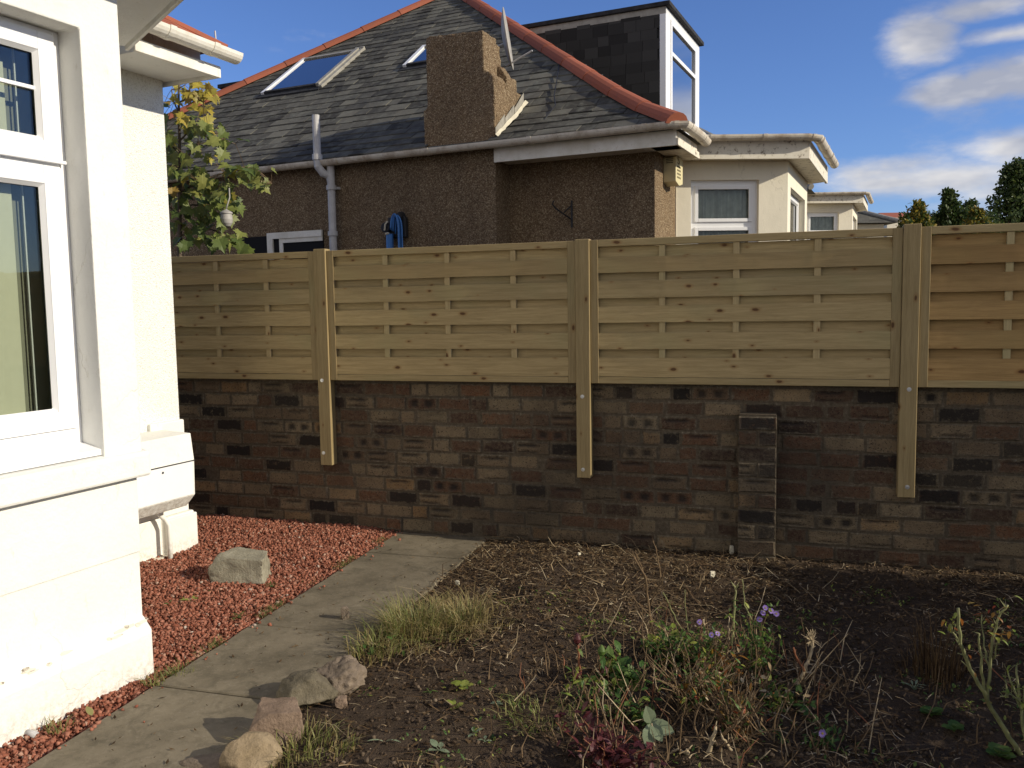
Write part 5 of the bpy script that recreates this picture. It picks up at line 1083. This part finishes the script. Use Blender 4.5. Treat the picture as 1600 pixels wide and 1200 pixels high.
stalk_plant('straw_stems', 950, 1000, 'straight straw-pale stems left of the bare twigs', [([(945, 1010), (955, 975), (972, 940)], .0032), ([(942, 1000), (943, 985), (943, 957)], .0026), ([(1030, 1026), (1000, 1005), (975, 990)], .003)], 'palestem', seed=9, twig=False)
stalk_plant('red_stem_shoots', 1015, 1110, 'thin red-brown upright shoots in front of the asters', [([(1020, 1105), (1021, 1080), (1022, 1068)], .004), ([(988, 1140), (987, 1100), (987, 1065)], .0045, 'stem'), ([(1062, 1160), (1062, 1120), (1060, 1085)], .003, 'stem'), ([(1075, 1175), (1070, 1130), (1065, 1090)], .003, 'stem'), ([(1195, 1095), (1190, 1070), (1185, 1048)], .004), ([(1040, 1190), (1046, 1160), (1048, 1130)], .004)], 'redstem', seed=10)
stalk_plant('cut_shrub_stump', 1238, 1085, 'stubby pruned shrub with pale cut branches right of the asters', [([(1232, 1085), (1244, 1068), (1256, 1050)], .012, 'palestem'), ([(1256, 1050), (1264, 1030), (1270, 1008), (1268, 990)], .008, 'palestem'), ([(1256, 1048), (1246, 1030), (1240, 1012)], .006, 'redstem'), ([(1256, 1050), (1272, 1054)], .007, 'palestem'), ([(1262, 1060), (1278, 1040), (1276, 1020)], .004), ([(1240, 1082), (1262, 1072), (1285, 1060)], .004)], 'stem', seed=11)
b = MB(); st_ = [o for o in S.objects if o.name == 'cut_shrub_stump'][0]; P0 = st_.location; q = dp(1268, 1000, P0.y) - P0
for _ in range(60): e = q + Vector((r.gauss(0, .016), r.gauss(0, .016), r.gauss(.01, .018))); b.tube([q + rv(r, .008), e], .0012, 3, cap=False)
b.obj('frayed_top', 'palestem', st_)
stalk_plant('pruned_stems', 1110, 1190, 'tangle of thick pruned stem stubs at the bottom centre', [([(1105, 1195), (1112, 1160), (1118, 1135)], .010, 'palestem'), ([(1150, 1185), (1138, 1165), (1128, 1150)], .007, 'palestem'), ([(1075, 1198), (1074, 1172)], .011, 'palestem'), ([(1128, 1150), (1150, 1130), (1160, 1112)], .006), ([(1085, 1180), (1060, 1170), (1045, 1178)], .006, 'palestem'), ([(1118, 1185), (1128, 1165), (1165, 1150)], .004), ([(1062, 1165), (1066, 1120), (1072, 1090)], .003), ([(1160, 1195), (1172, 1170), (1160, 1140)], .004), ([(1090, 1190), (1095, 1160), (1085, 1130), (1092, 1105)], .004)], 'stem', seed=12)
# rose bushes at the right edge
RB, oo, r = stalk_plant('rose_bush', 1598, 1190, 'thorny leafless rose stems standing in the sun at the right', [([(1600, 1195), (1570, 1140), (1543, 1095), (1515, 1045), (1500, 1005), (1497, 950)], .009), ([(1543, 1092), (1547, 1050), (1550, 1005), (1558, 970), (1575, 945)], .006), ([(1538, 1085), (1533, 1040), (1530, 990)], .0055), ([(1547, 1050), (1537, 1010), (1534, 960)], .004), ([(1552, 1030), (1562, 1000), (1567, 985)], .0035), ([(1500, 1005), (1490, 990), (1484, 975)], .004)], 'grstem', seed=14)
b = MB()
for _ in range(55): q = r.choice(oo[r.choice((0, 1, 3, 4, 5))][8:]) if 1 else 0; leaf(b, q + rv(r, .03), rv(r) + Vector((0, 0, -.2)), (0, 0, 1), r.uniform(.012, .03), OVAL, .2, r.choice((0, 0, 1)), .4)
b.obj('withered_leaves', ['rust', 'leafl'], RB)
RC, oo, r = stalk_plant('rose_bush', 1602, 1175, 'second smaller rose bush with several short upright stems at the edge', [([(1600, 1175), (1597, 1120), (1592, 1080), (1588, 1040)], .007), ([(1597, 1110), (1585, 1080), (1575, 1050)], .0045), ([(1595, 1100), (1580, 1085), (1563, 1088)], .004), ([(1575, 1090), (1572, 1070), (1570, 1060)], .0035), ([(1600, 1100), (1604, 1050), (1606, 1010)], .005)], 'grstem', seed=15)
b = MB()
for _ in range(24): q = r.choice(oo[r.randrange(3)]); leaf(b, q + rv(r, .02), rv(r), (0, 0, 1), r.uniform(.015, .03), OVAL, .2, 0, .4)
b.obj('leaves', ['leafl'], RC)
# seedlings and small weeds
def rosette(name, px, py, label, n_, ls, mat, shape, seed, wid=1.0, h=.02, cat='weed'):
    r = random.Random(seed); root = plant(name, px, py, label, cat); b = MB()
    for i in range(n_):
        a = 2 * math.pi * i / n_ + r.uniform(-.4, .4); q = Vector((0, 0, h * .3)) + rv(r, .006); leaf(b, q + Vector((math.cos(a), math.sin(a), .3)) * ls * .25, (math.cos(a), math.sin(a), r.uniform(.1, .9)), (0, 0, 1), ls * r.uniform(.75, 1.2), shape, .1, 0, .3, wid)
        b.tube([(0, 0, 0), q + Vector((math.cos(a), math.sin(a), .3)) * ls * .28], .0015, 4, cap=False)
    b.obj('leaves', mat, root); return root
rosette('yellow_weed', 724, 1092, 'yellow-green lobed weed on the bare soil below the grass tuft', 5, .036, 'leafl', ROUND, 1)
rosette('yellow_weed', 710, 1122, 'smaller yellow-green weed in front of the lobed one', 4, .028, 'leafl', ROUND, 2)
rosette('seedling', 508, 1095, 'bright green seedling in front of the craggy stone', 6, .032, 'leafg', ROUND, 3, h=.03)
rosette('seedling', 687, 1188, 'blue-green seedling with oval leaves at the bottom edge', 5, .036, 'palegreen', OVAL, 4, 1.3)
rosette('seedling', 740, 1165, 'small pale seedling right of the blue-green one', 3, .025, 'palegreen', OVAL, 5, 1.2)
rosette('seedling', 757, 1172, 'tiny two-leaved seedling at the bottom', 4, .02, 'palegreen', OVAL, 6, 1.2)
rosette('seedling', 779, 1120, 'pale trailing seedling beside the flattened grass', 7, .022, 'palegreen', OVAL, 7, 1.2)
rosette('seedling', 602, 1178, 'single narrow leaf shoot on the dark soil', 2, .05, 'palegreen', LANCE, 8, 1.0)
rosette('seedling', 672, 1098, 'small green shoot left of the lobed yellow weed', 4, .03, 'leafg', LANCE, 9, 1.2)
rosette('geranium_weed', 1455, 1140, 'soft green round-leaved weed in the shade', 11, .036, 'leafg', ROUND, 10, 1.1, .05)
rosette('geranium_weed', 1490, 1160, 'round-leaved weed right beside the larger one', 8, .032, 'leafg', ROUND, 11, 1.1, .04)
rosette('geranium_weed', 1560, 1192, 'round-leaved weed under the rose stems at the corner', 12, .038, 'leafg', ROUND, 12, 1.1, .05)
rosette('grey_weed', 1428, 1098, 'small blue-green weed in the shaded soil', 8, .04, 'palegreen', LANCE, 14, .9, .04)
rosette('gravel_weed', 300, 950, 'yellow-green creeping weed on the red gravel', 9, .045, 'leafl', LANCE, 15, 1.6)
rosette('gravel_weed', 268, 955, 'green weed on the gravel nearest the white house', 7, .035, 'leafg', LANCE, 16, 1.4)
rosette('gravel_weed', 372, 975, 'dark green grassy weed on the gravel near the path', 12, .04, 'leafg', LANCE, 17, .5)
rosette('gravel_weed', 425, 925, 'sparse dark weed between the square stone and the path', 10, .035, 'leafg', LANCE, 18, .5)
rosette('gravel_weed', 333, 935, 'tiny lime weed in front of the square stone', 5, .022, 'leafl', OVAL, 19)
t = plant('grass_tuft', 240, 1078, 'wiry grass at the foot of the white plinth', 'grass tuft'); b = MB(); r = random.Random(9); blades(b, r, 70, .07, .05, 0, 0, .0016, 1.0); blades(b, r, 60, .05, .06, .08, .10, .0016, 1.1); b.obj('blades', ['grassg', 'grassd'], t)
t = plant('grass_tuft', 92, 1150, 'grass tuft and leaf in the gravel strip at lower left', 'grass tuft'); b = MB(); blades(b, r, 60, .06, .05, 0, 0, .0016, 1.0); leaf(b, (.1, .06, .02), (-.5, .4, .5), (0, 0, 1), .05); b.obj('blades', ['grassg', 'grassd'], t)
# moss and tiny grass along the gravel edge of the path: nobody could count it
b = MB()
for _ in range(900):
    tt = r.uniform(.7, 3.0); k_ = noise.noise(Vector((tt * 3.5, 3, 1)))
    if k_ < -.05 + .2 * r.random(): continue
    c_ = PL0 + pd * tt + pn * (-abs(r.gauss(0, .035)) - .002); z = .028
    for _ in range(3): a = r.uniform(0, 6.3); e = Vector((math.cos(a), math.sin(a), r.uniform(.3, 1.3))) * r.uniform(.008, .026); s_ = Vector((-e.y, e.x, 0)).normalized() * .0013; p_ = Vector((c_.x, c_.y, z)) + rv(r, .008); b.add([p_ - s_, p_ + s_, p_ + e], [(0, 1, 2)], r.choice((0, 0, 1)))
o = b.obj('edge_moss', ['leafg', 'grassd']); tag(o, 'thin line of moss and fine grass between gravel and path', 'moss', kind='stuff')

# ================================================================== STONES
def rock(name, pos, size, mat, seed, label, cuts=9, rot=0, boxy=.5, flat_top=False, rough=.03, group=None):
    r = random.Random(seed); bm = bmesh.new(); bmesh.ops.create_icosphere(bm, subdivisions=5, radius=1)
    pl_ = []
    for _ in range(cuts): n_ = rv(r).normalized(); pl_.append((n_, r.uniform(.66, .88)))
    if boxy > .4:
        for n_ in (Vector((1, .18, .06)), Vector((-1, .15, .10)), Vector((.10, 1, 0)), Vector((.10, -1, .16)), Vector((.08, -.06, 1))): n_.normalize(); pl_.append((n_, .56 + .06 * r.random()))
    off = Vector((seed * 3.1, 1.7, 2.2))
    for v in bm.verts:
        c = v.co.copy(); 
        for n_, d in pl_:
            q = c.dot(n_)
            if q > d: c -= n_ * (q - d) * .97
        q = c * 1.3 + off; k_ = noise.noise(q * 1.5) * .10 + noise.noise(q * 4) * rough * 1.6 + noise.noise(q * 11) * rough * .7 + noise.noise(q * 26) * rough * .4 + abs(noise.noise(q * 2.6)) * -rough * 1.6
        c *= 1 + k_; v.co = Vector((c.x * size[0], c.y * size[1], c.z * size[2]))
    zmin = min(v.co.z for v in bm.verts); 
    for v in bm.verts: v.co.z -= zmin * .82
    me = bpy.data.meshes.new(name); bm.to_mesh(me); bm.free(); me.materials.append(mt[mat]); me.polygons.foreach_set('use_smooth', [True] * len(me.polygons)); me.update()
    o = bpy.data.objects.new(name, me); S.collection.objects.link(o); o.location = pos; o.rotation_euler.z = rot
    return tag(o, label, 'stone', group)
rock('sandstone_block', gp(376, 918) + Vector((0, .06, -.01)), (.240, .165, .132), 'st_grey', 3, 'squared grey sandstone block lying alone on the red gravel', 3, R_(-12), .9, rough=.02)
rock('edging_stone', gp(432, 1170) + Vector((0, .04, .0)), (.135, .11, .105), 'st_pink', 8, 'rounded pinkish-brown square stone at the path edge', 3, R_(10), .8, rough=.02)
rock('edging_stone', gp(524, 1088) + Vector((0, .04, -.02)), (.122, .115, .100), 'st_brown', 12, 'craggy brown stone farthest along the path edge', 14, R_(30), .3, rough=.07)
rock('edging_stone', gp(478, 1112) + Vector((0, .05, .0)), (.125, .12, .075), 'st_moss', 15, 'low dark mossy stone wedged between the craggy and the pinkish stones', 5, R_(-20), .3, rough=.03)
rock('edging_stone', gp(386, 1218) + Vector((0, .05, .0)), (.105, .085, .075), 'st_tan', 21, 'smooth tan stone nearest the camera at the path edge', 7, R_(15), .2, rough=.02)
rock('flat_stone', gp(350, 1204) + Vector((0, .0, .0)), (.16, .05, .03), 'st_brown', 23, 'flat brown stone cut by the bottom edge', 3, 0, .2)
rock('stone_fragment', at(540, 975) + Vector((0, 0, -.01)), (.03, .03, .05), 'st_brown', 25, 'small dark stone standing on the path beside the grass', 6)
rock('wall_rubble', at(1008, 862), (.07, .05, .075), 'st_grey', 31, 'lump of broken mortar rubble at the foot of the wall', 12, rough=.10)
rock('wall_rubble', at(1037, 866), (.045, .04, .05), 'st_tan', 32, 'smaller mortar lump right of the large one', 8, rough=.08)
rock('wall_rubble', at(935, 858), (.06, .04, .03), 'st_grey', 33, 'flat grey rubble piece left of the mortar lump by the wall', 6, rough=.06)
for i, (px, py, sx_, sz_, lb) in enumerate(((1143, 878, .022, .040, 'upright pale fragment left of the brick pier'), (1113, 920, .024, .026, 'pale broken tile fragment in front of the pier'), (715, 920, .022, .022, 'pale pebble on the soil beside the path end'), (905, 885, .018, .012, 'small cream chip on the far soil'))):
    rock('pale_fragment', at(px, py), (sx_, sx_ * .5, sz_), 'white_bit', 40 + i, lb, 12, r.uniform(-1, 1), .9, rough=.08)
rock('stone_fragment', at(535, 1118), (.035, .03, .03), 'st_pink', 26, 'small pinkish pebble in front of the craggy stone', 5)

# ================================================================== LITTER AND CRUMBS ON THE SOIL
def litter(name, n_, L, w, mat, label, dens=None, seedx=0, z0=.004, lift=.02):
    rg = np.random.default_rng(seedx); T = []
    while len(T) < n_:
        x, y = rg.uniform(-1.2, 3.4), rg.uniform(2.3, 6.1)
        if edge_d(x, y) < PWID - .03 or wall_side(x, y) > -.01: continue
        if dens and rg.random() > dens(x, y): continue
        a = rg.uniform(0, math.pi); l = rg.uniform(*L); d = Vector((math.cos(a), math.sin(a), 0)) * l / 2; s_ = Vector((-math.sin(a), math.cos(a), 0)) * w * rg.uniform(.5, 1.4)
        z = h_soil(x, y) + z0 + rg.random() ** 3 * lift; tl = rg.uniform(-.35, .35) * l; tw = Vector((0, 0, rg.uniform(-1, 1) * w)); c = Vector((x, y, z)); bnd = Vector((-d.y, d.x, 0)) * rg.uniform(-.3, .3) + Vector((0, 0, rg.uniform(.0, .12) * l))
        T.append([c - d - s_ - Vector((0, 0, tl / 2)) - tw, c - d + s_ - Vector((0, 0, tl / 2)) + tw, c + bnd + s_, c + bnd - s_, c + d + s_ * .6 + Vector((0, 0, tl / 2)), c + d - s_ * .6 + Vector((0, 0, tl / 2))])
    o = batch(name, np.array([[tuple(q) for q in t] for t in T]), [(0, 1, 2, 3), (3, 2, 4, 5)], mat); return tag(o, label, 'plant litter', kind='stuff')
dn = lambda x, y: (.7 if y < 3.9 else 1) * max(.06, min(1, .15 + 1.6 * max(0, noise.noise(Vector((x * 1.4 + 3, y * 1.4, 2))) + .15) + (.75 if y > 4.2 and x < 1.6 else 0)))
litter('straw_litter', 9500, (.015, .075), .0016, 'litter', 'dry straw and stalk litter strewn over the bed', dn, 1)
litter('stalk_litter', 650, (.08, .24), .0018, 'litter', 'longer dry stalks lying on the bed', dn, 2, .008, .04)
litter('leaf_litter', 9000, (.008, .03), .0045, 'litter2', 'brown crumbled leaf litter over the bed', lambda x, y: max(.25, dn(x, y)), 3)
litter('twig_litter', 1500, (.05, .18), .0018, 'litter2', 'dark twigs lying on the bed', None, 4, .006, .03)
P = []
while len(P) < 15000:
    x, y = NP.uniform(-1.2, 3.4), NP.uniform(2.3, 6.1)
    if edge_d(x, y) < PWID - .05 or wall_side(x, y) > -.01: continue
    P.append((x, y, h_soil(x, y) + .001))
tag(chips('soil_crumbs', np.array(P), (.004, .017), 'crumb', .75), 'crumbs and clods of dark earth on the bed', 'soil crumbs', kind='stuff')
b = MB()          # tiny green ground weeds in the sunny part of the bed
for _ in range(2200):
    x, y = r.uniform(-.9, 2.6), r.uniform(2.7, 4.6)
    if edge_d(x, y) < PWID + .02 or noise.noise(Vector((x * 2.1, y * 2.1, 8))) < .12: continue
    for _ in range(3): leaf(b, Vector((x, y, h_soil(x, y) + .006)) + rv(r, .012), rv(r) + Vector((0, 0, .5)), (0, 0, 1), r.uniform(.008, .022), OVAL, .1, r.choice((0, 0, 1)), .3)
tag(b.obj('ground_weeds', ['leafg', 'leafl']), 'tiny green weeds sprouting through the bed', 'weeds', kind='stuff')
b = MB()          # debris on path
for _ in range(130):
    tt, e = r.uniform(0, 3.2), r.uniform(.02, PWID - .02); c_ = PL0 + pd * tt + pn * e; a = r.uniform(0, 3.1); l = r.uniform(.004, .018); d = Vector((math.cos(a), math.sin(a), 0)) * l; s_ = Vector((-d.y, d.x, 0)) * .35; p_ = Vector((c_.x, c_.y, .0385)); b.add([p_ - d, p_ + s_, p_ + d + Vector((0, 0, .004)), p_ - s_], [(0, 3, 2, 1)])
tag(b.obj('path_debris', 'litter2'), 'specks of dry leaf and grit lying on the path', 'debris', kind='stuff')

# repeats of a kind share a group
for o in list(S.objects):
    if o.parent or not o.get('label'): continue
    n_ = o.name.split('.')[0]
    g_ = {'edging_stone': 'stones along the path edge', 'garden_bush': 'bushes beyond the fence', 'garden_tree': 'trees beyond the fence', 'aster_plant': 'asters in the bed', 'grass_tuft': 'grass tufts', 'seedling': 'seedlings on the bare soil', 'geranium_weed': 'round-leaved weeds at the right', 'creeping_weed': 'low weeds in the plant clump', 'rose_bush': 'rose bushes at the right edge', 'gravel_weed': 'weeds on the gravel', 'yellow_weed': 'yellow-green weeds', 'wall_rubble': 'rubble at the wall foot', 'pale_fragment': 'pale fragments on the soil', 'stone_fragment': 'small stone fragments'}.get(n_)
    if g_: o['group'] = g_
